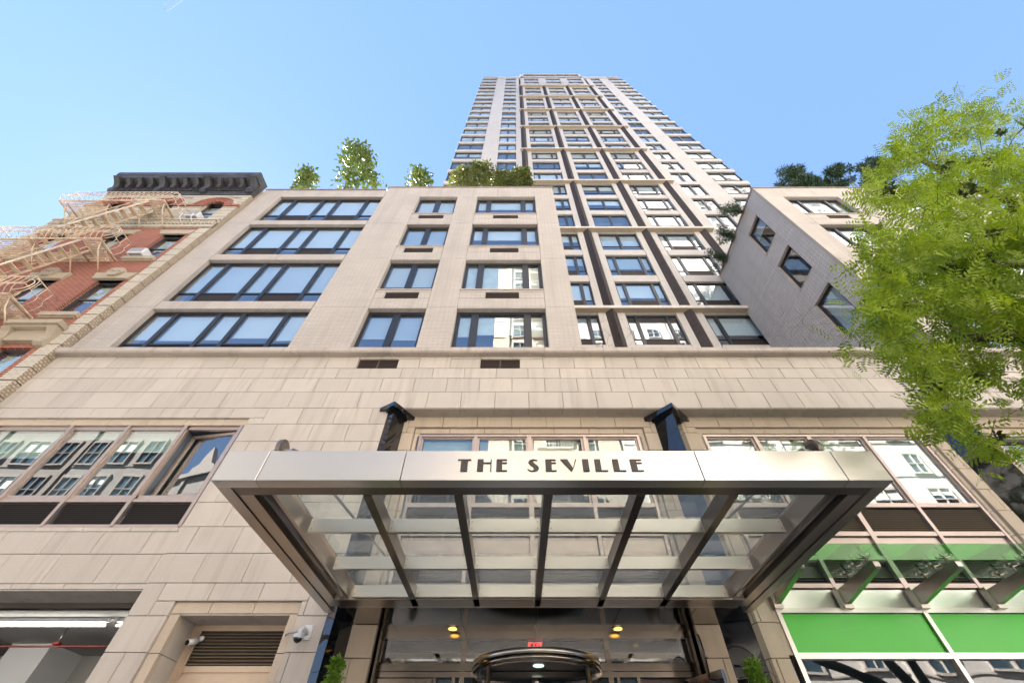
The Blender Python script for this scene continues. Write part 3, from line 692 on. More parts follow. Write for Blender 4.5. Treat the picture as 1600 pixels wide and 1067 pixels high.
ring(.95, RR, 3.30, 3.37, 'steel_bright').obj('ring_band', rd, True); ring(.93, RR + .012, 3.215, 3.294, 'steel_shade_dark').obj('ring_band', rd, True)
b = MB(); b.cyl((rc_[0], rc_[1], 3.27), .95, .02, 'z', 'black_paint', 40); b.obj('ceiling_disc', rd)
b = MB(); b.cyl((rc_[0] + .02, rc_[1] - .45, 3.255), .085, .012, 'z', 'white_glow', 24); b.obj('ceiling_lamp', rd)
b = MB(); b.cyl((rc_[0], rc_[1], .13), .03, 3.1, 'z', 'steel_bright', 12); b.cyl((rc_[0], rc_[1], 3.1), .07, .08, 'z', 'steel', 20); b.obj('centre_post', rd, True)
for an in (205, 335, 85):
    b = MB(); b.box(.05, .93, -.025, .025, 2.98, 3.10, 'steel_shade_dark'); b.box(.05, .93, -.025, .025, .15, .3, 'steel_shade_dark'); b.box(.86, .93, -.025, .025, .3, 2.98, 'steel_shade_dark'); b.box(.05, .12, -.025, .025, .3, 2.98, 'steel_shade_dark')
    wng = inst('door_wing', b.mesh('door_wing'), (rc_[0], rc_[1], 0), rd, rot=(0, 0, rad(an)))
    b = MB(); b.quad((.12, 0, .3), (.86, 0, .3), (.86, 0, 2.98), (.12, 0, 2.98), 'glass'); p_ = bpy.data.objects.new('pane', b.mesh('pane')); C.objects.link(p_); p_.parent = wng
for a0, a1 in ((180, 222), (318, 360)):
    b = ring(.985, .995, .3, 3.21, 'glass', a0, a1, 10); b.obj('curved_glass', rd, True)
for an in (222, 318, 181, 359):
    a = rad(an); b = MB(); b.cyl((rc_[0] + .99 * math.cos(a), rc_[1] + .99 * math.sin(a), .13), .035, 3.08, 'z', 'steel', 12); b.obj('post', rd, True)
b = MB()
def bxs(b, x, z, pat, s, y):
    for r_, row in enumerate(pat):
        for c_, ch in enumerate(row):
            if ch == '#': b.box(x + c_ * s, x + (c_ + 1) * s, y, y + .01, z - (r_ + 1) * s, z - r_ * s, 'exit_red')
for k_, p in enumerate((["####", "#", "###", "#", "####"], ["#  #", " ## ", " ## ", " ## ", "#  #"], ["##", "##", "##", "##", "##"], ["####", " ## ", " ## ", " ## ", " ## "])):
    bxs(b, .225 + (0, .072, .144, .183)[k_], 3.725, p, .0145, 8.60)
b.box(.20, .48, 8.612, 8.63, 3.61, 3.75, 'black_plastic')
tag(b.obj('exit_sign'), 'red lit EXIT sign behind the transom above the revolving door', 'sign')
for u, lb in ((-1.04, 'glowing round amber downlight in the polished soffit left of the revolving door'), (1.71, 'glowing round amber downlight in the polished soffit right of the revolving door')):
    t = thing('downlight', (u, 8.1, 3.79), lb, 'downlight', 'entrance downlights')
    b = MB(); b.cyl((u, 8.1, 3.785), .085, .014, 'z', 'steel_bright', 28); b.obj('trim_ring', t); b = MB(); b.cyl((u, 8.1, 3.779), .065, .008, 'z', 'lamp_glow', 28); b.obj('lens', t)
t = thing('round_sign', (2.8, 7.75, 3.3), 'round black rimmed disc sign fixed edge-on to the tan pier right of the doors', 'sign')
b = MB(); cc = Vector((2.86, 7.72, 3.33))
dv = Vector((math.sin(rad(15)), math.cos(rad(15)), 0))
pts = [cc + dv * (.27 * math.cos(a)) + Vector((0, 0, .27 * math.sin(a))) for a in [2 * math.pi * i / 32 for i in range(33)]]
b.tube(pts, .012, 'black_plastic', 8, cap=False); b.obj('rim', t, True)
b = MB(); nv = Vector((-dv.y, dv.x, 0)) * .008; b.tube([cc - nv, cc + nv], .262, 'steel_bright', 32); b.obj('disc', t)
b = MB(); b.tube([cc, cc + Vector((.1, .12, 0))], .012, 'black_plastic', 8); b.obj('bracket', t)

# security cameras
t = thing('dome_camera', (-3.3, 7.55, 3.45), 'white dome security camera on a square wall plate between service door and canopy', 'camera')
b = MB(); b.cbox(-3.29, -3.15, 7.575, 7.602, 3.50, 3.70, 'white_plastic', .004)
for u in (-3.27, -3.17):
    for z in (3.52, 3.68): b.cyl((u, 7.57, z), .007, .006, 'y', 'grey_plastic', 8)
b.obj('wall_plate', t)
b = MB(); b.tube([(-3.22, 7.58, 3.58), (-3.23, 7.52, 3.61), (-3.24, 7.44, 3.61), (-3.25, 7.40, 3.575), (-3.25, 7.39, 3.53)], .034, 'white_plastic', 14); b.obj('arm', t, True)
b = MB(); b.cyl((-3.25, 7.39, 3.475), .082, .05, 'z', 'white_plastic', 28, .07); b.obj('housing', t)
b = MB()
for i in range(5):
    a0, a1 = rad(i * 16), rad(i * 16 + 16); b.tube([(-3.25, 7.39, 3.475 - .06 * math.sin(a0)), (-3.25, 7.39, 3.475 - .06 * math.sin(a1))], .062 * math.cos(a0), 'black_plastic', 20, .062 * math.cos(a1), cap=False)
b.obj('dome', t, True)
b = MB(); b.tube([(-3.27, 7.5, 3.6), (-3.38, 7.54, 3.595), (-3.50, 7.56, 3.58), (-3.56, 7.62, 3.57)], .012, 'grey_plastic', 8); b.obj('cable', t, True)
t = thing('bullet_camera', (-5.2, 8.1, 3.5), 'small white bullet security camera in the corner of the service door recess', 'camera')
b = MB(); b.tube([(-5.20, 8.12, 3.62), (-5.24, 7.95, 3.56)], .042, 'white_plastic', 16); b.obj('housing', t, True)
b = MB(); b.tube([(-5.2402, 7.949, 3.5597), (-5.2425, 7.94, 3.557)], .036, 'black_plastic', 16); b.obj('lens', t)
b = MB(); b.tube([(-5.17, 8.15, 3.66), (-5.20, 8.1, 3.63)], .02, 'white_plastic', 10); b.cyl((-5.16, 8.12, 3.66), .04, .03, 'y', 'white_plastic', 16); b.obj('mount', t, True)

# ================================================================ LOW BLOCKS ABOVE THE COPING
SEAM = [10.17, 12.28, 15.38, 18.44, 21.52]
def wins(k): return (12.20 + 3.075 * k, (10.19, 13.28, 16.37, 19.45)[k])   # top, bottom
blk = thing('centre_block', (-2.2, Y1, 10.0), 'tall middle block in pale brick with two columns of dark framed windows above the sign', 'building')
def facade(parent, x0, x1, y, ztop, wcols, seams=SEAM, mat='white_brick', depth=.16):
    holes = []
    for k in range(4):
        t_, b_ = wins(k); t_ = seams[k + 1] - .0 if False else t_
        for (a, c, _) in wcols: holes.append((a, c, b_, t_))
    cols = sorted({x0, x1, *[w[0] for w in wcols], *[w[1] for w in wcols]})
    zs = list(seams) + [ztop]
    cells = []
    for i in range(len(zs) - 1):
        if i == 0: hz = [zs[0], zs[1]]
        for j in range(len(cols) - 1): cells.append((cols[j], cols[j + 1], zs[i], zs[i + 1]))
    # merge top parapet cells into long panels
    cells = [c for c in cells if c[2] < seams[-1] - .01] + [(a, min(a + 2.75, x1), seams[-1], ztop) for a in np.arange(x0, x1 - .05, 2.75)]
    grl = []
    for k in range(1, 4):
        for (a, c, g) in wcols:
            if g: grl.append((g[0], g[1], wins(k)[1] - .52, wins(k)[1] - .16))
    rects = subtract(cells, holes + grl)
    for r in rects: boxpart('wall_panel', r[0] + .005, r[1] - .005, y, y + depth, r[2] + .006, r[3] - .006, mat, parent, .004)
    backing(x0 + .16, x1 - .16, seams[0], ztop, holes + grl, y + depth - .03, .25, 'joint', parent)
    for a, c, z0_, z1_ in grl: louver(parent, a + .01, c - .01, y + .012, z0_ + .01, z1_ - .01, .05, 'grille_brown', frame=None)
    return holes
W1, W2 = (-4.62, -2.78), (-1.83, .95)
facade(blk, -6.37, 1.88, Y1, 22.62, [(W1[0], W1[1], (-4.27, -3.17)), (W2[0], W2[1], (-.97, .12))])
def coping(parent, x0, x1, y, z, d=.45, seg=2.0):
    a = x0
    while a < x1 - .05:
        c = min(a + seg, x1); boxpart('parapet_cap', a + .003, c - .003, y - .035, y + d, z, z + .10, 'roof_edge_brick', parent, .006); a = c
coping(blk, -6.42, 1.92, Y1, 22.62)
for k in range(4):
    t_, b_ = wins(k)
    bl2_ = [(1, 1), (.72, .72), (.55, .62), (.55, .5)][(k * 2 + 1) % 4]
    window(blk, W1[0], b_, W1[1] - W1[0], t_ - b_, Y1, [1, 1], rec=.16, jamb=.09, mull=.20, top=.14, blind=((.9, .9), (.98, .98), (.70, .70), (.55, .58))[3 - k if k else 3], sill='coping', seed=k, rev='white_brick')
    window(blk, W2[0], b_, W2[1] - W2[0], t_ - b_, Y1, [.36, 1.36, .36], rec=.16, jamb=.10, mull=.20, top=.14, blind=((.5, .45, .5), (1, 1, 1), (.45, .45, .5), (.45, .42, .42))[k], bmat='sheer_blind' if k < 2 else 'blind', sill='coping', seed=k, rev='white_brick')
b = MB(); b.box(1.80, 1.88, Y1 + .16, 12.72, 10.0, 22.62, 'grey_brick'); b.box(-6.37, -6.30, Y1 + .16, 12.7, 22.2, 22.62, 'grey_brick'); b.box(-6.37, 1.88, Y1 + .3, 12.7, 22.0, 22.1, 'roof'); b.obj('side_wall', blk)
# ---- left ribbon windowed block
lef = thing('left_block', (-9.4, Y1, 10.0), 'pale brick block with four wide ribbon windows, right beside the red brick house', 'building')
lw = (-11.36, -6.40)
lt = [(12.20, 10.18), (15.30, 12.62), (18.36, 15.72), (21.45, 18.76)]
for i in range(5):
    z0_, z1_ = ([10.17] + [15.38, 18.44, 21.52])[i] if False else SEAM[i] if i < 5 else 0, (SEAM + [22.28])[i + 1]
    boxpart('wall_panel', -12.42, lw[0] - .005, Y1, Y1 + .2, z0_ + .006, z1_ - .006, 'white_brick', lef, .004)
for i in range(4):
    zb, zt = lt[i][0], (lt[i + 1][1] if i < 3 else 22.28); a = lw[0]
    while a < lw[1] - .1:
        c = min(a + 2.5, lw[1]); boxpart('spandrel_beam', a + .003, c - .003, Y1 + .01, Y1 + .28, zb, zt, 'white_brick', lef, .012); a = c
coping(lef, -12.45, -6.44, Y1, 22.28)
b = MB(); b.box(-12.42, lw[0], Y1 + .19, Y1 + .5, 10.1, 22.28, 'joint'); b.box(-12.42, -6.4, Y1 + .5, 12.7, 21.7, 21.8, 'roof'); b.box(lw[0] - .02, lw[0] + .003, Y1 + .03, Y1 + .5, 10.17, 21.5, 'white_brick'); b.box(-12.42, -6.3, Y1 + .30, Y1 + .5, 21.5, 22.28, 'grey_brick'); b.obj('wall_core', lef)
for i, (t_, b_) in enumerate(lt):
    # mullions run from slab to slab, five lights
    window(lef, lw[0], b_, lw[1] - lw[0], t_ - b_, Y1 + .02, [.70, 1.36, .72, 1.36, .66], band=(.44, .62, .70, .78)[i], pat='glglg', rec=.13, jamb=.07, mull=.12, top=.10, blind=((1, 1, 1, 1, 1), (.97, .97, .97, .95, .97), (1, .98, 1, .97, 1), (.96, .96, .96, .96, 1))[i] if i else (.78, .8, .78, .72, .8), seed=i)
# ---- right wing
win = thing('right_wing', (16, Y1, 10.0), 'pale brick wing at right with a shaded grey side wall holding three square windows', 'building')
wc = [(12.95, 15.60, (13.78, 14.78)), (17.3, 19.9, (18.1, 19.1)), (21.5, 24.2, (22.3, 23.3))]
facade(win, 11.97, 26.0, Y1, 22.55, wc)
coping(win, 11.93, 26.0, Y1, 22.55)
for k in range(4):
    t_, b_ = wins(k)
    for (a, c, _) in wc: window(win, a, b_, c - a, t_ - b_, Y1, [.5, 1.1, .5], rec=.16, jamb=.08, mull=.12, top=.10, blind=(1, 1, .9), sill='coping', seed=k + 9, rev='white_brick')
XS = 11.97
sy = [Y1 + .16, 8.50, 9.62, 12.70]; sz = [10.17, 12.26, 15.33, 18.42, 21.52, 22.55]; swn = [(8.50, 9.62, 13.20, 15.20), (8.50, 9.62, 16.28, 18.26), (8.50, 9.62, 19.34, 21.40)]
cells = [(sy[i], sy[i + 1], sz[j], sz[j + 1]) for i in (0,) for j in range(5)] + [(sy[1], sy[3], sz[j], sz[j + 1]) for j in range(5)]
for r in subtract(cells, swn): boxpart('side_panel', XS, XS + .14, r[0] + .006, r[1] - .006, r[2] + .006, r[3] - .006, 'grey_brick', win)
b = MB()
for r in subtract([(Y1 + .16, 12.7, 10.1, 22.55)], swn): b.box(XS + .12, XS + .30, r[0], r[1], r[2], r[3], 'joint')
for a, c, z0_, z1_ in swn:
    b.box(XS + .02, XS + .30, a - .02, a + .003, z0_, z1_, 'coping'); b.box(XS + .02, XS + .30, c - .003, c + .02, z0_, z1_, 'coping'); b.box(XS - .02, XS + .30, a - .02, c + .02, z0_ - .05, z0_, 'coping'); b.box(XS + .02, XS + .3, a, c, z1_ - .003, z1_ + .02, 'coping')
b.box(XS - .035, XS + .4, Y1 + .45, 12.7, 22.55, 22.65, 'roof_edge_brick'); b.box(XS + .3, 26, Y1 + .3, 12.7, 22.0, 22.1, 'roof'); b.obj('side_wall', win)
for k, (a, c, z0_, z1_) in enumerate(swn):
    window(win, XS, z0_, c - a, z1_ - z0_, c, [1], rec=.12, jamb=.10, top=.10, bot=.10, blind=(.95,) if k == 0 else (.0,) if k == 1 else (.3,), rot=(0, 0, rad(-90)), inter='room_dark', seed=k, sill=None)
# terrace between the blocks
b = MB(); b.box(1.88, 11.97, Y1 + .5, 12.7, 9.9, 10.0, 'roof'); tag(b.obj('terrace_floor'), kind='structure')

# ================================================================ TOWER
tow = thing('tower', (7, 12.75, 0), 'very tall pale residential tower with dark ribs and tan ledges rising behind the low blocks', 'tower')
YT = 12.75; FP = 3.13; NF = 25
def zt_(k): return 18.90 + FP * k
def zb_(k): return 16.45 + FP * k
LED = [18.95 + 3 * FP * j for j in range(8)]           # ledge undersides, top one at about z 84.7
FX = [.97, 4.97, 9.0, 13.02]; WM = [(1.66, 4.30), (5.68, 8.36), (9.76, 12.42)]
ztopS, ztopC = 96.3, 99.8
spand = []; piers = []; pil = []
kmax = 25
for k in range(-2, kmax):
    t_, b_ = zt_(k), zb_(k)
    if t_ > 95.8: break
    zn = b_ - (FP - (t_ - b_))      # spandrel below this window: zn .. b_
    for (a, c) in WM + [(-1.80, .10), (14.14, 15.93)]:
        if t_ < 95: spand.append((a, c, zn, b_, YT))
    for (a, c) in ((-3.42, -1.80), (.10, .67), (13.32, 14.14), (15.93, 17.53)): piers.append((a, c, zn, t_))
    for xf in FX:
        if zn < LED[-1]:
            for s_ in (-1, 1): pil.append((xf + s_ * .30, xf + s_ * .69, zn, t_))
for name, lst, y, d, m_, cap in (('spandrel', spand, YT, .25, 'tower_brick', 160), ('pier_panel', [p + (YT,) for p in piers], YT, .25, 'tower_brick', 120), ('pilaster_strip', [p + (YT,) for p in pil], YT - .03, .28, 'tower_brick', 240)):
    lst = sorted(lst, key=lambda r: r[2])
    for r in lst[:cap]: boxpart(name, min(r[0], r[1]), max(r[0], r[1]), y, y + d, r[2] + .006, r[3] - .006, m_, tow)
    if len(lst) > cap:
        b = MB()
        for r in lst[cap:]: b.box(min(r[0], r[1]), max(r[0], r[1]), y, y + d, r[2] + .006, r[3] - .006, m_)
        tag(b.obj(name + 's', tow), kind='stuff')
# ledges and ribs
for j, z in enumerate(LED):
    b = MB(); b.box(.55, 13.64, 12.42, YT + .1, z, z + .05, 'slab_bounce_tan'); b.box(.55, 13.64, 12.40, YT + .1, z + .05, z + .22, 'slab_edge'); b.box(.55, 13.64, 12.40, 12.42, z, z + .05, 'slab_edge'); b.obj('ledge', tow)
for j in range(-1, len(LED) - 1):
    z0_ = LED[j] + .22 if j >= 0 else 10.0; z1_ = LED[j + 1]
    for xf in FX:
        zz = z0_
        while zz < z1_ - .1:
            ze = min(zz + 4.6, z1_)
            b = MB(); b.prism([(xf - .29, YT - .02), (xf, 12.42), (xf + .29, YT - .02), (xf + .29, YT + .1), (xf - .29, YT + .1)], zz, ze - .012, 'z', 'dark_brick'); b.obj('rib', tow); zz = ze
# ribbon bays
rbn = []
for (a, c, e0, e1) in ((-6.20, -3.42, 1, 0), (17.53, 20.30, 0, 1)):
    for k in range(-2, kmax):
        t_, b_ = zt_(k) + .05, zb_(k) + .10
        if t_ > 95.9: break
        zn = b_ - (FP - (t_ - b_)); 
        if zn > 22: rbn.append((a - .06 * e0, c + .06 * e1, zn, b_))
    rbn.append((a - .06 * e0, c + .06 * e1, 96.0, ztopS - .1))
for i, (a, c, z0_, z1_) in enumerate(rbn): boxpart('ribbon_spandrel', a, c, YT - .02, YT + .30, z0_, z1_, 'tower_brick', tow)
# core box (behind all windows), roofs, side walls
b = MB()
b.box(-6.1, 20.2, YT + 1.0, 34, 0, ztopS - .2, 'joint'); b.box(-6.14, 20.24, YT + .3, 34.05, ztopS - .25, ztopS, 'tower_brick'); b.box(-3.42, 17.53, YT, YT + .4, 95.0, ztopS, 'tower_brick')
b.box(.98, 12.95, YT + .9, 28, 90, ztopC, 'tower_brick'); b.box(-3.42, 17.5, YT + .22, YT + 1, 94.0, ztopS - .01, 'joint')
for x0_, x1_ in ((-6.16, -6.06), (20.2, 20.3)): b.box(x0_, x1_, YT + 3.0, 34, 0, ztopS - .01, 'tower_brick')
b.obj('tower_core', tow)
b = MB()
for k in range(-2, kmax):
    t_, b_ = zt_(k) + .05, zb_(k) + .10
    if t_ > 95.9: break
    zn = b_ - (FP - (t_ - b_))
    if zn < 18: continue
    for x0_, x1_ in ((-6.26, -5.96), (20.06, 20.36)):
        b.box(x0_, x1_, YT + .30, YT + 3.0, zn, b_, 'tower_brick')
    for x0_ in (-6.14, 20.24): 
        b.quad((x0_, YT + .12, b_), (x0_, YT + 3, b_), (x0_, YT + 3, t_), (x0_, YT + .12, t_), 'window_dark')
        for yy in (YT + .12, YT + 1.5, YT + 2.95): b.box(x0_ - .03, x0_ + .03, yy - .04, yy + .04, b_, t_, 'black_frame')
tag(b.obj('side_ribbons', tow), kind='stuff')
# crown
b = MB()
zc0 = LED[-1] + .22
for (a, c) in ((.97, 1.66), (4.30, 5.68), (8.36, 9.76), (12.42, 12.95)): b.box(a, c, YT, YT + .25, zc0, 95.2, 'tower_brick'); b.box(a + .2, c - .2, YT - .03, YT, zc0, 94.3, 'tower_brick') if c - a > 1 else None
b.box(.97, 12.95, YT, YT + .3, 99.35, ztopC, 'tower_brick'); b.box(.97, 1.66, YT, YT + .3, 95.2, 99.35, 'tower_brick'); b.box(12.42, 12.95, YT, YT + .3, 95.2, 99.35, 'tower_brick'); b.box(1.66, 12.42, YT, YT + .25, 94.6, 95.5, 'tower_brick')
b.box(1.66, 12.42, YT + .05, YT + .3, 97.1, 97.4, 'tower_brick')
b.obj('crown', tow)
tw = {'n': 0}
def twin(x0, x1, zb, zt, lights, band=0, pat=None, near=False, rec=.12):
    R2 = random.Random(int(x0 * 100 + zb * 7)); v = R2.choice([0, 1, 2, 3, 4])
    n = len(lights)
    bl_ = [(1,) * n, (.55,) * n, (.75,) + (.75,) * (n - 1), (0,) * n, (.4,) + (.5,) * (n - 1)][v]
    window(tow, x0, zb, x1 - x0, zt - zb, YT, lights, band=band, pat=pat, rec=rec, jamb=.08, mull=.16, top=.12, bot=.06, blind=bl_, join=not near, deep=.5, seed=v)
for k in range(-2, kmax):
    t_, b_ = zt_(k), zb_(k); near = k < 8
    if t_ > 95.3: break
    for i, (a, c) in enumerate(WM):
        if b_ > 95: continue
        li = [.34, 1.3, .34] if (i != 1 or k < 3) else [1, 1]
        if i == 2 and k <= 0: li = [.42, 1.9]
        twin(a, c, b_, t_, li, .50 if k < 1 else .66, 'glg' if len(li) == 3 else 'gg' if k > 0 else 'gl', near)
    if k > 0:
        for (a, c) in ((-1.80, .10), (14.14, 15.93)): twin(a, c, b_, t_, [1, 1], near=near)
    if k > 1 and t_ + .05 < 95.9:
        for (a, c) in ((-6.14, -3.42), (17.53, 20.24)): twin(a, c, b_ + .10, t_ + .05, [1, 1], .60, 'gg', near)
for a, c in WM:
    window(tow, a, 95.5, c - a, 1.6, YT, [.4, 1.2, .4], rec=.10, join=True, mull=.14); window(tow, a, 97.4, c - a, 1.95, YT, [.4, 1.2, .4], rec=.10, join=True, mull=.14)
b = MB()
for a, c in ((4.30, 5.68), (8.36, 9.76)): b.box(a, c, YT + .12, YT + .2, 97.4, 99.35, 'black_frame'); b.box(a, c, YT + .02, YT + .2, 95.2, 97.1, 'tower_brick')
b.obj('crown_infill', tow)

# ================================================================ RED BRICK HOUSE
YR = 7.42; HX0, HX1 = -19.3, -12.46
red = thing('red_brick_house', (-16, YR, 0), 'old red brick tenement house with cream quoins and a black bracketed cornice at far left', 'building')
wx = [(-14.02, -13.12), (-16.25, -15.35), (-18.5, -17.6)]
fl = [(8.1, 10.12), (11.62, 13.55), (15.02, 16.95)]
ho = [(a, c, z0_, z1_) for a, c in wx for z0_, z1_ in fl] + [(a, c, 18.25, 20.3) for a, c in wx]
b = MB()
for r in subtract([(-18.9, -12.88, 0.13, 17.52)], ho): b.box(r[0], r[1], YR, YR + .3, r[2], r[3], 'red_brick')
b.box(-19.3, -12.5, YR + .3, 16, 0, 22, 'room_dark'); b.box(-12.52, -12.46, YR + .02, 16, 10, 22, 'red_brick'); b.obj('brick_wall', red)
b = MB()
for a, c, z0_, z1_ in ():
    b.box(a - .01, a + .002, YR + .01, YR + .35, z0_, z1_, 'red_brick' if z0_ < 18 else 'cream_brick'); b.box(c - .002, c + .01, YR + .01, YR + .35, z0_, z1_, 'red_brick' if z0_ < 18 else 'cream_brick')
z = 7.5; i = 0
while z < 17.4:
    for s_ in (0, 1):
        x0_, x1_ = (HX1 - .42, HX1) if s_ == 0 else (HX0, HX0 + .42)
        b = MB(); b.cbox(x0_, x1_, YR - .045, YR + .3, z + .012, z + .435, 'cream_brick', .012)
        if s_ == 0: b.box(x1_ - .002, x1_ + .02, YR - .03, YR + .32, z + .01, z + .44, 'cream_brick_rough')
        b.obj('quoin', red)
    z += .455; i += 1
b = MB(); b.box(HX0, HX1, YR, YR + .3, 17.52, 22, 'cream_brick') if False else None
for r in subtract([(HX0, HX1, 17.52, 21.2)], ho):
    z0_ = r[2]
    b.box(r[0], r[1], YR, YR + .3, r[2], r[3], 'cream_brick')
b.box(HX1 - .002, HX1 + .02, YR - .02, 9, 17.5, 22, 'cream_brick_rough')
b.obj('upper_wall', red)
z = 18.35
while z < 21.0:
    for r in subtract([(HX0 + .0, HX1, z, z + .255)], [(a - .02, c + .02, 18.2, 20.5) for a, c in wx] + [(a - .35, c + .35, 19.75, 20.72) for a, c in wx]):
        boxpart('stone_course', r[0], r[1], YR - .045, YR + .02, r[2], r[3], 'cream_brick', red, .012)
    z += .31
# band courses
b = MB(); b.box(HX0, HX1 + .02, YR - .10, YR + .02, 17.52, 17.72, 'cream_brick'); b.box(HX0, HX1 + .03, YR - .16, YR + .02, 18.05, 18.16, 'cream_brick'); b.box(HX0, HX1 + .02, YR - .06, YR + .02, 17.72, 18.05, 'brownstone'); b.obj('band_course', red)
u = HX0 + .05
while u < HX1 - .08: boxpart('dentil', u, u + .09, YR - .13, YR - .05, 17.76, 18.04, 'cream_brick', red); u += .155
for a, c in wx:
    m = (a + c) / 2
    # red arch over the top windows, in rings
    b = MB(); vs = []
    for r0, r1, yo in ((.46, .60, .02), (.60, .74, .05), (.74, .86, .08)):
        n = 16
        for i in range(n):
            a0, a1 = math.pi * i / n, math.pi * (i + 1) / n
            p = [(m + r0 * math.cos(a0), 19.80 + r0 * .86 * math.sin(a0)), (m + r1 * math.cos(a0), 19.80 + r1 * .86 * math.sin(a0)), (m + r1 * math.cos(a1), 19.80 + r1 * .86 * math.sin(a1)), (m + r0 * math.cos(a1), 19.80 + r0 * .86 * math.sin(a1))]
            b.prism(p, YR - .06 - yo, YR + .02, 'y', 'red_brick')
    b.obj('brick_arch', red)
    b = MB(); n = 16
    for i in range(n):
        a0, a1 = math.pi * i / n, math.pi * (i + 1) / n; r0, r1 = .86, .94
        b.prism([(m + r0 * math.cos(a0), 19.80 + r0 * .86 * math.sin(a0)), (m + r1 * math.cos(a0), 19.80 + r1 * .86 * math.sin(a0)), (m + r1 * math.cos(a1), 19.80 + r1 * .86 * math.sin(a1)), (m + r0 * math.cos(a1), 19.80 + r0 * .86 * math.sin(a1))], YR - .13, YR + .02, 'y', 'cream_brick')
    b.obj('arch_hood', red)
    b = MB()   # spandrel filling between square opening and arch
    b.box(a - .01, c + .01, YR + .12, YR + .2, 20.2, 20.6, 'room_dark'); b.obj('arch_filling', red)
b = MB()
for r in subtract([(HX0, HX1 + .04, 19.68, 19.84)], [(a - .02, c + .02, 19, 21) for a, c in wx]): b.box(r[0], r[1], YR - .10, YR + .02, r[2], r[3], 'red_brick')
b.obj('string_course', red)
def sash(a, c, z0_, z1_, lab=None):
    w_, h_ = c - a, z1_ - z0_
    key = ('sash', round(w_, 2), round(h_, 2))
    if key not in WC:
        f = MB(); fm = 'black_paint'
        for q in ((0, .05, .10, .2, 0, h_), (w_ - .05, w_, .10, .2, 0, h_), (0, w_, .10, .2, h_ - .06, h_), (0, w_, .10, .2, 0, .05), (0.05, w_ - .05, .12, .17, h_ * .5 - .02, h_ * .5 + .03)): f.box(q[0], q[1], q[2], q[3], q[4], q[5], fm)
        rm = 'red_brick' if h_ < 2.04 else 'cream_brick'
        f.box(-.01, .003, .01, .2, 0, h_, rm); f.box(w_ - .003, w_ + .01, .01, .2, 0, h_, rm)
        f.quad((0, .6, 0), (w_, .6, 0), (w_, .6, h_), (0, .6, h_), 'room_dark'); f.quad((0, .2, h_), (0, .6, h_), (w_, .6, h_), (w_, .2, h_), 'room_dark')
        g1 = MB(); g1.quad((.05, .13, h_ * .5), (w_ - .05, .13, h_ * .5), (w_ - .05, .13, h_ - .06), (.05, .13, h_ - .06), 'glass'); g2 = MB(); g2.quad((.05, .16, .05), (w_ - .05, .16, .05), (w_ - .05, .16, h_ * .5), (.05, .16, h_ * .5), 'glass')
        cu = MB(); n = 14
        for i in range(n):
            x0_, x1_ = .07 + (w_ - .14) * i / n, .07 + (w_ - .14) * (i + 1) / n; y0_ = .25 + .02 * (i % 2); y1_ = .25 + .02 * ((i + 1) % 2); cu.quad((x0_, y0_, h_ * .52), (x1_, y1_, h_ * .52), (x1_, y1_, h_ - .08), (x0_, y0_, h_ - .08), 'sheer_blind')
        WC[key] = (f.mesh('window'), [g1.mesh('pane'), g2.mesh('pane')], cu.mesh('curtain'))
    f, ps, cu = WC[key]; o = inst('window', f, (a, YR, z0_), red)
    for nm, me in (('pane', ps[0]), ('pane', ps[1]), ('curtain', cu)):
        p = bpy.data.objects.new(nm, me); C.objects.link(p); p.parent = o
for a, c in wx:
    for j, (z0_, z1_) in enumerate(fl + [(18.25, 20.3)]):
        sash(a, c, z0_, z1_)
        b = MB(); b.box(a - .12, c + .12, YR - .13, YR + .1, z0_ - .17, z0_, 'brownstone'); b.box(a - .08, c + .08, YR - .08, YR + .1, z0_ - .22, z0_ - .17, 'brownstone'); b.obj('window_sill', red)
    # lintels
    b = MB(); b.prism([(a - .12, 16.95), (c + .12, 16.95), (c + .28, 17.28), (a - .28, 17.28)], YR - .06, YR + .1, 'y', 'brownstone'); b.obj('window_lintel', red)
    m = (a + c) / 2; b = MB(); b.prism([(a - .14, 13.55), (c + .14, 13.55), (c + .24, 13.90), (a - .24, 13.90)], YR - .10, YR + .1, 'y', 'brownstone')
    b.prism([(m - .30, 13.90), (m - .22, 14.06), (m - .06, 14.12), (m + .06, 14.12), (m + .22, 14.06), (m + .30, 13.90), (m + .12, 13.66), (m - .12, 13.66)], YR - .17, YR - .05, 'y', 'brownstone')
    for q in range(7): b.cyl((m - .2 + q * .066, YR - .19, 13.92 + .05 * math.sin(q * 1.9)), .035, .03, 'y', 'brownstone', 8)
    b.obj('carved_lintel', red)
    b = MB(); b.box(a - .25, c + .25, YR - .12, YR + .1, 10.3, 10.72, 'brownstone'); b.box(a - .32, c + .32, YR - .34, YR + .1, 10.80, 10.96, 'brownstone'); b.box(a - .28, c + .28, YR - .26, YR + .1, 10.72, 10.80, 'brownstone')
    for xx in (a - .32, c + .06):
        b.prism([(YR + .05, 10.1), (YR - .12, 10.1), (YR - .2, 10.16), (YR - .17, 10.3), (YR - .14, 10.45), (YR - .2, 10.6), (YR - .30, 10.72), (YR + .05, 10.72)], xx, xx + .26, 'x', 'brownstone')
    b.obj('bracketed_hood', red)
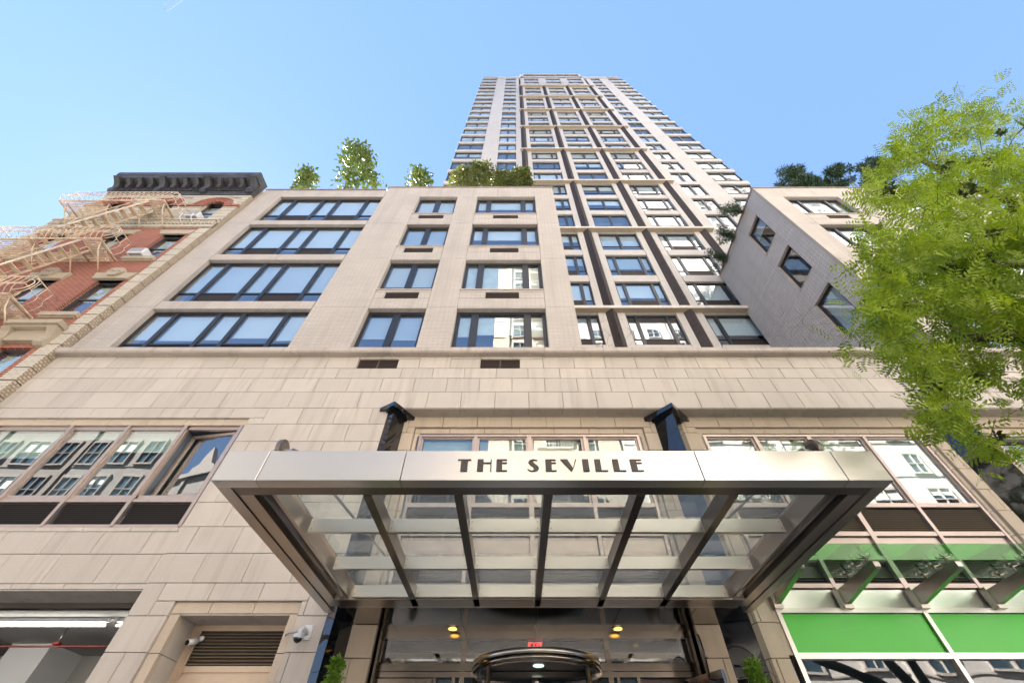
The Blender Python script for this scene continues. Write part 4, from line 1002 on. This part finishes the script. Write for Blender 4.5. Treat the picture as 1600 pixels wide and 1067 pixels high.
# cornice
b = MB()
prof = [(YR + .1, 21.0), (YR - .08, 21.0), (YR - .10, 21.16), (YR - .16, 21.2), (YR - .13, 21.25), (YR - .13, 21.9), (YR - .30, 21.95), (YR - .52, 22.02), (YR - .56, 22.12), (YR - .62, 22.2), (YR - .64, 22.42), (YR - .60, 22.46), (YR + .1, 22.5)]
b.prism(prof, HX0 - .05, HX1 + .03, 'x', 'black_paint'); b.obj('cornice_moulding', red)
def cbracket(x, big):
    key = ('cbr', big)
    if key not in BC:
        b = MB(); w_ = .26 if big else .17
        pf = [(0, 21.12), (-.10, 21.12), (-.18, 21.22), (-.19, 21.36), (-.16, 21.5), (-.22, 21.66), (-.36, 21.8), (-.50, 21.88), (-.52, 22.0), (0, 22.0)] if big else [(-.02, 21.5), (-.16, 21.5), (-.22, 21.58), (-.2, 21.68), (-.28, 21.78), (-.42, 21.86), (-.44, 21.98), (-.02, 21.98)]
        b.prism(pf, -w_ / 2, w_ / 2, 'x', 'black_paint'); b.box(-w_ / 2 - .03, w_ / 2 + .03, -.46 if not big else -.54, 0, 21.93, 22.01, 'black_paint'); BC[key] = b.mesh('cornice_bracket', (0, 0, 21.5))
    inst('cornice_bracket', BC[key], (x, YR - .10, 21.5), red)
bigs = [HX0 + .15, HX0 + 2.33, HX0 + 4.52, HX1 - .14]
for i, x in enumerate(bigs): cbracket(x, True)
for i in range(3):
    for j in (1, 2, 3): cbracket(bigs[i] + (bigs[i + 1] - bigs[i]) * j / 4, False)
    u = bigs[i] + .3
    while u < bigs[i + 1] - .25: boxpart('dentil', u, u + .05, YR - .20, YR - .12, 21.28, 21.40, 'black_paint', red); u += .10
# air conditioners
def ac(x0, x1, z0_, lab, y0=YR - .26):
    t = thing('air_conditioner', ((x0 + x1) / 2, YR - .1, z0_), lab, 'air conditioner', 'white window air conditioners')
    b = MB(); b.cbox(x0, x1, y0, YR + .12, z0_, z0_ + .34, 'white_plastic', .02); b.obj('casing', t)
    b = MB()
    for i in range(9): b.box(x0 + .05, x1 - .05, y0 - .004, y0 + .004, z0_ + .06 + i * .032, z0_ + .075 + i * .032, 'grey_plastic')
    b.box(x0 + .06, x1 - .06, y0 + .04, YR - .05, z0_ - .003, z0_ + .003, 'grey_plastic'); b.box(x0 - .003, x0 + .003, y0 + .05, YR - .08, z0_ + .08, z0_ + .3, 'grey_plastic'); b.obj('grille', t)
    return t
ac(-13.98, -13.42, 15.03, 'white window air conditioner under the plain lintel of the red brick house')
t = ac(-13.9, -13.35, 18.27, 'white window air conditioner on props in the topmost arched window')
b = MB()
for u in (-13.86, -13.4): b.tube([(u, YR - .35, 18.25), (u, YR - .30, 18.0), (u, YR - .05, 17.9)], .02, 'white_plastic', 8)
b.obj('support_bracket', t, True)

# ================================================================ FIRE ESCAPE
fe = thing('fire_escape', (-16.4, 7.0, 11.4), 'cream painted iron fire escape with slatted landings and steep stairs on the red brick house', 'fire escape')
PZ = [11.42, 14.82, 18.22]; PX0, PX1, PY0, PY1 = -18.6, -14.30, 6.52, 7.40; cm = 'cream_paint'
for n_, z in enumerate(PZ + [8.0]):
    xs_ = [PX0, PX1]
    b = MB()
    for (a, c) in (((PX0, PY0), (PX1, PY0)), ((PX0, PY1), (PX1, PY1)), ((PX0, PY0), (PX0, PY1)), ((PX1, PY0), (PX1, PY1)), ((-14.95, PY0), (-14.95, PY1))): b.tube([(a[0], a[1], z), (c[0], c[1], z)], .028, cm, 6)
    b.obj('landing_frame', fe)
    for i in range(12):
        yy = PY0 + .06 + i * (PY1 - PY0 - .1) / 11
        hole = yy < PY0 + .50
        for (a, c) in (((PX0, -16.9), (-14.98, PX1)) if hole else ((PX0, PX1),)): boxpart('slat', a, c, yy - .022, yy + .022, z - .008, z + .008, cm, fe)
    b = MB()   # rails: bowed balusters
    rz = z + .92
    for zz, rr in ((z + .90, .02), (z + .52, .013)):
        b.tube([(PX0, PY1, zz), (PX0, PY0, zz), (PX1, PY0, zz), (PX1, PY1, zz)], rr, cm, 6)
    nb = 22
    for i in range(nb + 1):
        x = PX0 + (PX1 - PX0) * i / nb
        b.tube([(x, PY0, z), (x, PY0 - .10, z + .18), (x, PY0 - .13, z + .34), (x, PY0 - .02, z + .55), (x, PY0, z + .9)], .011, cm, 5)
    for yy in (PY0 + .22, PY0 + .44, PY0 + .66):
        for x, s_ in ((PX1, 1), (PX0, -1)): b.tube([(x, yy, z), (x + .14 * s_, yy, z + .2), (x + .13 * s_, yy, z + .36), (x, yy, z + .55), (x, yy, z + .9)], .011, cm, 5)
    b.obj('railing', fe, True)
    for x in (PX0 + .3, -16.6, -15.28, PX1 - .03):
        b = MB(); b.tube([(x, PY1 + .02, z - .85), (x, PY0 + .25, z - .30), (x, PY0 + .12, z - .05), (x, PY1 + .02, z - .03)], .022, cm, 6)
        for q in range(2):
            cc = Vector((x, PY0 + .40 + q * .28, z - .16 - q * .10)); rr = .10 - q * .02
            b.tube([cc + Vector((0, rr * math.cos(a) * (1 - .05 * k_), rr * math.sin(a) * (1 - .05 * k_))) for k_, a in enumerate([i * .6 for i in range(14)])], .010, cm, 5)
        b.obj('scroll_bracket', fe, True)
def stair(za, zb, xa, xb, y0, y1):
    for yy in (y0, y1):
        b = MB(); d = Vector((xb - xa, 0, zb - za)).normalized(); n_ = Vector((-d.z, 0, d.x))
        b.prism([(xa + n_.x * .07, za + n_.z * .07), (xb + n_.x * .07, zb + n_.z * .07), (xb - n_.x * .07, zb - n_.z * .07), (xa - n_.x * .07, za - n_.z * .07)], yy - .012, yy + .012, 'y', cm); b.obj('stringer', fe)
        b = MB(); b.tube([(xa, yy, za + .75), (xb, yy, zb + .75)], .016, cm, 6)
        for q in range(4): f_ = q / 3; b.tube([(xa + (xb - xa) * f_, yy, za + (zb - za) * f_), (xa + (xb - xa) * f_, yy, za + (zb - za) * f_ + .75)], .010, cm, 5)
        b.obj('hand_rail', fe, True)
    n_ = 13
    for i in range(1, n_):
        f_ = i / n_; x, z = xa + (xb - xa) * f_, za + (zb - za) * f_
        boxpart('tread', x - .10, x + .10, y0 + .012, y1 - .012, z - .012, z + .012, cm, fe)
for n_ in range(2): stair(PZ[n_ + 1], PZ[n_], -15.0, -17.3, PY0 + .04, PY0 + .46)
stair(PZ[0], 8.0, -15.0, -17.3, PY0 + .04, PY0 + .46)
for n_ in range(3):
    z = PZ[n_]; b = MB()   # big curls at the right end
    for k_, (rx, rz_) in enumerate(((.42, .30), (.30, .40))):
        b.tube([(PX1 + .02 + rx * math.sin(a) * .8, PY0 - .05 + .1 * k_, z + .12 + rz_ * (1 - math.cos(a)) * .9) for a in [i * .35 for i in range(10)]], .016, cm, 6)
    b.obj('end_scroll', fe, True)

# ================================================================ PLANTS
def leafcloud(name, parent, centers, per, leaf, mat, spread, seed, leaflets=0, droop=.3):
    """one mesh of many leaf quads scattered round the given centres; leaflets>0 makes feather-shaped compound leaves"""
    rg = np.random.default_rng(seed); Cn = np.array(centers, dtype=float); n = len(Cn) * per
    base = np.repeat(Cn[:, :3], per, 0); sp = np.repeat(Cn[:, 3] if Cn.shape[1] > 3 else np.full(len(Cn), spread), per)
    d = rg.normal(size=(n, 3)); d /= np.linalg.norm(d, axis=1)[:, None]; rr = sp * rg.random(n) ** .45
    pos = base + d * rr[:, None] * np.array([1, 1, .8])
    dirv = rg.normal(size=(n, 3)) + d * .6; dirv[:, 2] -= droop; dirv /= np.linalg.norm(dirv, axis=1)[:, None]
    side = np.cross(dirv, rg.normal(size=(n, 3))); side /= np.linalg.norm(side, axis=1)[:, None]
    V = []
    if leaflets:
        ll, lw_ = leaf; up = np.cross(side, dirv)
        L_ = ll * rg.uniform(.7, 1.2, n)[:, None]
        for j in range(leaflets):
            f = (j // 2 + 1) / (leaflets / 2 + .5); s_ = 1 if j % 2 else -1
            p = pos + dirv * L_ * f - up * (L_ * f * f * .18); a = side * s_ * .92 + dirv * .35; w_ = lw_ * (1 - .35 * abs(f - .5)); q = dirv * w_ * .30
            tip = p + a * w_ * 1.7 + rg.normal(size=(n, 3)) * .006
            V.append(np.stack([p, p + a * w_ * .8 - q, tip, p + a * w_ * .8 + q], 1))
    else:
        ll, lw_ = leaf; L_ = ll * rg.uniform(.6, 1.25, n)[:, None]; w_ = lw_ * rg.uniform(.7, 1.2, n)[:, None]
        V.append(np.stack([pos, pos + dirv * L_ * .5 - side * w_, pos + dirv * L_, pos + dirv * L_ * .5 + side * w_], 1))
    V = np.concatenate(V).reshape(-1, 3); nq = len(V) // 4; org = np.array(wl(parent)); V = V - org
    me = bpy.data.meshes.new(name); me.vertices.add(nq * 4); me.vertices.foreach_set("co", V.astype(np.float32).ravel())
    me.loops.add(nq * 4); me.loops.foreach_set("vertex_index", np.arange(nq * 4, dtype=np.int32)); me.polygons.add(nq)
    me.polygons.foreach_set("loop_start", np.arange(0, nq * 4, 4, dtype=np.int32)); me.materials.append(MATS[mat]); me.update(calc_edges=True); me.validate()
    return inst(name, me, org, parent)
def twigs(b, nodes, targets, r0, mat, rg, wob=.12, rt=.004):
    """connect every target to the nearest node with a bent tapering twig; the new points become nodes too"""
    for t in targets:
        t = Vector(t); q = min(nodes, key=lambda p: (p[0] - t).length + p[1] * 0); s_, r = q[0], min(q[1] * .7, r0)
        d = t - s_; l = d.length
        if l < .02: continue
        pts = [s_]; k = max(2, min(5, int(l / .25) + 2))
        for i in range(1, k): pts.append(s_ + d * (i / k) + Vector((rg.gauss(0, 1), rg.gauss(0, 1), rg.gauss(0, 1) + .6)) * wob * l * .35)
        pts.append(t); b.tube(pts, r, mat, 5, rt, cap=False)
        for i, p in enumerate(pts[1:]): nodes.append((p, r + (rt - r) * (i + 1) / k))

# honey locust street tree
tree = thing('street_tree', (10.6, 3.0, .13), 'bright green street tree with feathery spring leaves overhanging the right side of the street', 'tree')
rg = random.Random(11)
tb = MB(); trunk = [(10.6, 3.0, .1), (10.55, 3.0, 1.2), (10.4, 2.95, 2.4), (10.1, 2.9, 3.4)]
tb.tube(trunk, .19, 'bark', 12, .13); tb.obj('trunk', tree, True)
limbs = [[(10.1, 2.9, 3.3), (9.0, 3.0, 3.95), (7.8, 3.05, 4.45), (6.6, 3.1, 4.95), (5.9, 3.1, 5.35), (5.3, 3.2, 5.45)],
         [(10.1, 2.9, 3.4), (9.6, 2.8, 4.6), (8.9, 2.7, 6.0), (8.2, 2.6, 7.4), (7.6, 2.5, 8.6), (7.3, 2.3, 9.6)],
         [(10.2, 2.9, 3.4), (10.4, 2.6, 5.0), (10.5, 2.4, 6.8), (10.4, 2.2, 8.6), (10.0, 2.0, 10.4)],
         [(8.9, 2.7, 6.0), (8.0, 3.0, 6.7), (7.0, 3.2, 7.3), (6.2, 3.3, 7.9)],
         [(7.8, 3.05, 4.45), (7.2, 3.5, 4.5), (6.4, 3.9, 4.45), (5.6, 4.0, 4.5)]]
nodes = []
lb = MB()
for li, l_ in enumerate(limbs):
    r0 = (.13, .12, .12, .07, .06)[li]; lb.tube(l_, r0, 'bark', 8, r0 * .35, cap=False)
    for i, p in enumerate(l_): nodes.append((Vector(p), r0 * (1 - .65 * i / (len(l_) - 1))))
def pix(x, y, Y):
    """where a line of sight of the photograph meets the plane Y: used once, to lay out the crown in metres"""
    th = rad(49.80); S_, C_ = math.sin(th), math.cos(th); a = (x - 805) / 647.8; bb = (533.5 - y) / 647.8; dn = C_ - bb * S_
    return (Y * a / dn, Y, Y * (S_ + bb * C_) / dn + 1.6)
crown = []
prof_ = [(165, 1560), (180, 1440), (200, 1400), (225, 1392), (250, 1375), (280, 1345), (310, 1330), (330, 1375), (360, 1328), (395, 1332), (420, 1375), (450, 1345), (480, 1345), (510, 1358), (535, 1395), (560, 1375), (590, 1420), (620, 1425), (650, 1415), (680, 1470), (700, 1540)]
def left_edge(y):
    for i in range(len(prof_) - 1):
        if prof_[i][0] <= y <= prof_[i + 1][0]:
            f = (y - prof_[i][0]) / (prof_[i + 1][0] - prof_[i][0]); return prof_[i][1] * (1 - f) + prof_[i + 1][1] * f
    return 1600
tries = 0
while len(crown) < 430 and tries < 9000:
    tries += 1
    y = rg.uniform(168, 705); x = rg.uniform(1320, 1740); le = left_edge(y)
    if x < le + 14: continue
    if mnoise.noise(Vector((x / 27, y / 22, 3.7))) < (-.06 if x > le + 40 else -.40): continue
    if y > 560 and rg.random() < .45 + (y - 560) / 400: continue
    Y = 1.9 + 1.9 * (y - 170) / 500 + rg.uniform(-.75, .9)
    p = pix(x, y, Y); dist = math.sqrt(p[0] ** 2 + p[1] ** 2 + (p[2] - 1.6) ** 2)
    crown.append((*p, dist * rg.uniform(.013, .029)))
crown.sort(key=lambda p: min((Vector(p[:3]) - n_[0]).length for n_ in nodes))
twigs(lb, nodes, [p[:3] for p in crown], .034, 'bark', rg, .16)
lb.obj('branches', tree, True)
leafcloud('leaves', tree, crown, 17, (.20, .046), 'leaf_spring', .3, 3, leaflets=10, droop=.5)
# sparse outer sprays
spr = []
for i in range(110):
    c = crown[rg.randrange(len(crown))]; spr.append((c[0] + rg.gauss(0, .22), c[1] + rg.gauss(0, .2), c[2] + rg.gauss(0, .22), .16))
leafcloud('leaf_sprays', tree, spr, 8, (.21, .042), 'leaf_spring', .2, 5, leaflets=10, droop=.5)
pods = []
for i in range(60):
    c = crown[rg.randrange(len(crown))]; pods.append((c[0] + rg.gauss(0, .1), c[1] - .1, c[2] + rg.gauss(0, .1), .055))
leafcloud('seed_clusters', tree, pods, 45, (.06, .018), 'pod', .05, 8)

def shrub(name, base, h, w, label, mat, n, leaf, seed, group=None, cat='shrub', clumps=26, shape='round', stem=True):
    t = thing(name, base, label, cat, group); rg = random.Random(seed); cs = []
    for i in range(clumps):
        f = rg.random() ** .8; z = h * (.12 + .88 * f)
        wr = w * {'round': math.sqrt(max(.05, 1 - (2 * f - .75) ** 2 / 1.6)), 'tree': (1 - f) ** .6 * .9 + .18, 'cone': (1 - f) * 1.0 + .05, 'spiky': 1 - .55 * f, 'hedge': 1.0}[shape]
        a = rg.uniform(0, 6.283); r_ = wr * rg.random() ** .5
        cs.append((base[0] + r_ * math.cos(a), base[1] + r_ * math.sin(a) * (.5 if shape == 'hedge' else .8), base[2] + z, w * (.24 if shape != 'cone' else .2)))
    if stem:
        b = MB(); nd = [(Vector(base) + Vector((0, 0, h * i / 6)), .035 * (1 - i / 7)) for i in range(7)]; b.tube([q[0] for q in nd], .035, 'bark', 7, .01); twigs(b, nd, [c[:3] for c in cs], .012, 'bark', rg, .12); b.obj('stem', t, True)
    leafcloud('foliage', t, cs, n // clumps, leaf, mat, w * .25, seed); return t
def on(x, ypix, Y): return pix(x, ypix, Y)
RF = 21.8
def roofshrub(x, yt, yb, hw, Y, lab, mat, n, leaf, seed, group, name='roof_shrub', clumps=40, shape='tree', cat='shrub', lean=0, cr=.075):
    """clumps spread over the silhouette seen above the parapet, each at its own depth on the roof"""
    base = pix(x + lean, yb, Y); t = thing(name, (base[0], Y, RF), lab, cat, group); rg = random.Random(seed); cs = []
    for i in range(clumps):
        f = rg.random() ** .9; wr = {'tree': .35 + .75 * (1 - f) ** .7, 'hedge': 1.0 - .35 * f ** 2, 'pine': rg.choice((.5, 1.15, 1.25)) - .25 * f}[shape]
        px_ = x + hw * wr * rg.uniform(-1, 1); py_ = yb + 14 - (yb + 14 - yt) * f; Yc = Y + rg.uniform(-.45, .45)
        if i < 4: px_, py_ = x + hw * .3 * rg.uniform(-1, 1), yt + 2 + 3 * i
        p = pix(px_, py_, Yc); cs.append((p[0], p[1], p[2], hw * cr))
    b = MB(); tp = Vector(pix(x, yt, Y)); b0 = Vector((base[0], Y, RF)); nd = [(b0.lerp(tp, i / 6), .035 * (1 - i / 7)) for i in range(7)]; b.tube([q[0] for q in nd], .035, 'bark', 7, .01); twigs(b, nd, sorted([c[:3] for c in cs], key=lambda c: c[2]), .013, 'bark', rg, .1); b.obj('stem', t, True)
    leafcloud('foliage', t, cs, n // clumps, leaf, mat, .3, seed); return t
g_ = 'leafy shrubs on the left roof'
roofshrub(480, 267, 294, 17, 8.7, 'small leafy shrub on the left block roof, nearest the black cornice', 'leaf_roof', 620, (.30, .085), 1, g_, clumps=34, cr=.024)
roofshrub(559, 227, 294, 33, 8.7, 'tallest leafy shrub on the left block roof, in the middle', 'leaf_roof', 1750, (.33, .09), 2, g_, clumps=80, cr=.015)
roofshrub(656, 265, 290, 17, 8.7, 'small leafy shrub at the left end of the middle block roof', 'leaf_roof', 620, (.28, .08), 3, g_, clumps=34, cr=.024)
for i, (x, yt, hw, lb_) in enumerate(((722, 264, 16, 'yellowish evergreen bush at the left end of the roof hedge'), (757, 258, 24, 'tallest rounded bush of the roof hedge in front of the tower'), (793, 270, 18, 'low bush of the roof hedge, second from the right'), (815, 265, 14, 'dark bush at the right end of the roof hedge'))):
    roofshrub(x, yt, 290, hw, 8.4, lb_, ('leaf_bush_pale', 'leaf_bush', 'leaf_bush', 'leaf_bush')[i], 4200, (.15, .045), 20 + i, 'bushes in the roof hedge', name='roof_bush', clumps=70, shape='hedge', cr=.016)
for i, (x, yt, hw, lb_) in enumerate(((1243, 261, 24, 'dark spiky pine on the right wing roof, leftmost of the row'), (1278, 283, 16, 'low dark pine on the right wing roof, between two taller ones'), (1308, 261, 20, 'dark flat topped pine on the right wing roof, middle of the row'), (1368, 249, 24, 'tall dark pine on the right wing roof, half behind the street tree'))):
    roofshrub(x, yt, 291, hw, 8.9, lb_, 'leaf_pine', 4200, (.30, .024), 30 + i, 'dark pines on the right roof', name='roof_pine', clumps=30, shape='pine', cat='pine', cr=.0105)
for i, (Yp, z, ln) in enumerate(((8.9, 22.3, 1.5), (10.3, 22.4, 1.1), (11.8, 22.4, 1.2))):
    t = thing('overhanging_pine', (12.3, Yp, 22.0), ('dark pine bough hanging over the wing roof edge, nearest the street', 'dark pine bough hanging over the wing roof edge, middle one', 'dark pine bough hanging over the wing roof edge, farthest back')[i], 'pine', 'pine boughs over the side wall')
    rg2 = random.Random(50 + i); b = MB(); cs = []
    for k_ in range(7):
        p1 = Vector((12.3 - ln * rg2.uniform(.5, 1.), Yp + rg2.uniform(-.5, .5), z + rg2.uniform(-.1, .8))); b.tube([(12.3, Yp, 22.1), (12.1, Yp, z + .2), p1], .03, 'bark', 6, .008)
        cs += [(*(Vector((12.1, Yp, z + .2)).lerp(p1, f)), .22) for f in (.5, .8, 1.0)]
    b.obj('bough', t, True); leafcloud('needles', t, cs, 70, (.16, .014), 'leaf_pine', .2, 60 + i)
# bare twiggy shrubs
def bare(base, h, w, lab, n, seed, mat='twig', spread=.9):
    t = thing('bare_shrub', base, lab, 'shrub', 'bare shrubs'); rg2 = random.Random(seed); b = MB(); nd = [(Vector(base), .022)]
    for i in range(4): nd.append((Vector(base) + Vector((rg2.uniform(-.2, .2) * w, rg2.uniform(-.2, .2), h * .3 * (i + 1) / 4)), .02))
    tg = [(base[0] + rg2.uniform(-w, w), base[1] + rg2.uniform(-.4, .4), base[2] + h * rg2.uniform(.3, 1)) for _ in range(n)]
    tg.sort(key=lambda p: p[2]); twigs(b, nd, tg, .014, mat, rg2, .22, .0035); b.obj('twigs', t, True)
bare((3.0, 8.3, 9.9), 3.0, .7, 'bare twiggy shrub on the terrace against the middle block', 60, 71)
bare((9.6, 8.2, 9.9), 2.9, 1.3, 'bare reddish twiggy shrub on the terrace by the wing, branches spreading', 70, 72)
bare((1.75, 8.6, 22.0), 4.8, .7, 'leafless pale shrub on the middle block roof in front of the ribs', 46, 73, 'pale_twig')
bare((13.2, 8.0, 9.9), 1.6, .9, 'low bare twigs above the coping in front of the side wall', 40, 74)
# conifers in pots beside the canopy
for x, yb, lb_ in ((-2.22, 6.4, 'clipped green conifer in a dark planter left of the entrance'), (2.92, 6.35, 'clipped green conifer in a dark planter right of the entrance')):
    t = shrub('potted_conifer', (x, yb, .65), 2.33, .36, lb_, 'leaf_conifer', 5200, (.07, .012), 80 + int(x), group='conifers flanking the entrance', cat='conifer', clumps=110, shape='cone')
    b = MB(); b.prism([(x - .26, yb - .26), (x + .26, yb - .26), (x + .26, yb + .26), (x - .26, yb + .26)], .13, .68, 'z', 'granite'); b.obj('planter', t)

# ================================================================ BUILDINGS ACROSS THE STREET (seen in the window reflections)
def opposite(x0, x1, h, mat, trim, label, fh, ww, wh, pitch, bal=False, gable=False):
    t = thing('opposite_building', ((x0 + x1) / 2, -15, 0), label, 'building', None); rg = random.Random(int(x1))
    b = MB(); b.box(x0, x1, -26, -15, 0, h, mat); b.box(x0 - .1, x1 + .1, -26.1, -14.6, h, h + .5, trim); b.box(x0, x1, -14.99, -14.8, 3.9, 4.2, trim)
    n = max(2, int((x1 - x0 - 1) / pitch)); xs = [x0 + (x1 - x0 - (n - 1) * pitch) / 2 + i * pitch for i in range(n)]
    z = 4.6; zs = []
    while z + wh < h - .6: zs.append(z); z += fh
    for z in zs: b.box(x0, x1, -14.99, -14.93, z - .32, z - .22, trim)
    for i in range(0, n, 3): b.box(xs[i] - pitch / 2 - .22, xs[i] - pitch / 2 + .22, -14.99, -14.82, 4.2, h, mat)
    b.obj('wall', t); ms = []
    for v in range(4):
        wm = MB(); w_ = ww * (1, 1.35, .8, 1)[v]; wm.box(-w_ / 2, w_ / 2, -.02, .02, 0, wh, 'window_dark')
        for q in ((-w_ / 2 - .10, -w_ / 2, 0, wh), (w_ / 2, w_ / 2 + .10, 0, wh), (-w_ / 2 - .14, w_ / 2 + .14, wh, wh + .22), (-w_ / 2 - .14, w_ / 2 + .14, -.14, 0), (-.03, .03, 0, wh), (-w_ / 2, w_ / 2, wh * .5 - .03, wh * .5 + .03)): wm.box(q[0], q[1], -.03, .16, q[2], q[3], trim)
        if v in (1, 3): wm.box(-w_ / 2, w_ / 2, .021, .025, wh * (.45 if v == 1 else .7), wh, 'sheer_blind')
        ms.append(wm.mesh('window'))
    for z in zs:
        for i, x in enumerate(xs): inst('window', ms[(i % 3 == 1) * 1 if rg.random() < .6 else rg.choice((0, 2, 3))], (x, -14.97, z), t)
        if bal:
            for i in range(1, n, 2):
                xc = xs[i]; b = MB(); b.box(xc - 1.5, xc + 1.5, -15, -13.7, z - .35, z - .2, mat)
                for q in range(13): b.box(xc - 1.5 + q * .25 - .02, xc - 1.5 + q * .25 + .02, -13.75, -13.7, z - .2, z + .8, 'slab_edge')
                b.box(xc - 1.5, xc + 1.5, -13.78, -13.68, z + .78, z + .86, 'slab_edge'); b.obj('balcony', t)
    if gable:
        for xc in (x0 + 8, x0 + 18, x0 + 28, x1 - 5):
            b = MB(); b.prism([(xc - 1.8, h), (xc + 1.8, h), (xc + 1.5, h + 1.2), (xc + .8, h + 1.6), (xc + .5, h + 2.6), (xc, h + 3.8), (xc - .5, h + 2.6), (xc - .8, h + 1.6), (xc - 1.5, h + 1.2)], -15.3, -14.8, 'y', trim); b.obj('gable', t)
opposite(-62, -21, 27, 'facade_tan', 'facade_tan_trim', 'tan stone building with ornate stepped gables across the street', 3.4, 1.3, 2.1, 2.6, gable=True)
opposite(-20.6, -2.6, 19, 'facade_tan', 'facade_tan_trim', 'low tan building opposite the canopy, between the gabled one and the balconied tower', 3.3, 1.2, 1.9, 2.6)
opposite(-2.4, 9.5, 58, 'facade_cream', 'slab_edge', 'cream apartment tower with railed balconies across the street', 3.1, 1.5, 1.8, 2.9, bal=True)
opposite(9.8, 37.6, 56, 'facade_white', 'slab_edge', 'white building across the street, reflected in the lower right windows', 3.3, 1.7, 1.8, 4.2)
opposite(38, 78, 150, 'facade_white', 'slab_edge', 'tallest white tower across the street, reflected in the upper right windows', 3.3, 1.7, 1.8, 4.4)

# faint aircraft trail high up at the top left
m = newmat('contrail'); m.node_tree.nodes.remove(bsdf(m)); tr = N(m, "ShaderNodeBsdfTransparent"); df = N(m, "ShaderNodeBsdfDiffuse"); df.inputs[0].default_value = (.9, .9, .92, 1); mx = N(m, "ShaderNodeMixShader"); mx.inputs[0].default_value = .16
L(m, tr.outputs[0], mx.inputs[1]); L(m, df.outputs[0], mx.inputs[2]); L(m, mx.outputs[0], m.node_tree.nodes["Material Output"].inputs[0])
def at_height(x, y, z): p = Vector(pix(x, y, 1.0)); d = p - Vector((0, 0, 1.6)); return Vector((0, 0, 1.6)) + d * ((z - 1.6) / d.z)
b = MB(); p0, p1 = at_height(257, 15, 1500), at_height(296, -16, 1500)
b.tube([p0, p0.lerp(p1, .1), p0.lerp(p1, .5), p1], 5.5, 'contrail', 12, 9, cap=False); tag(b.obj('contrail', None, True), 'short faint white aircraft trail at the top left of the sky', 'contrail')
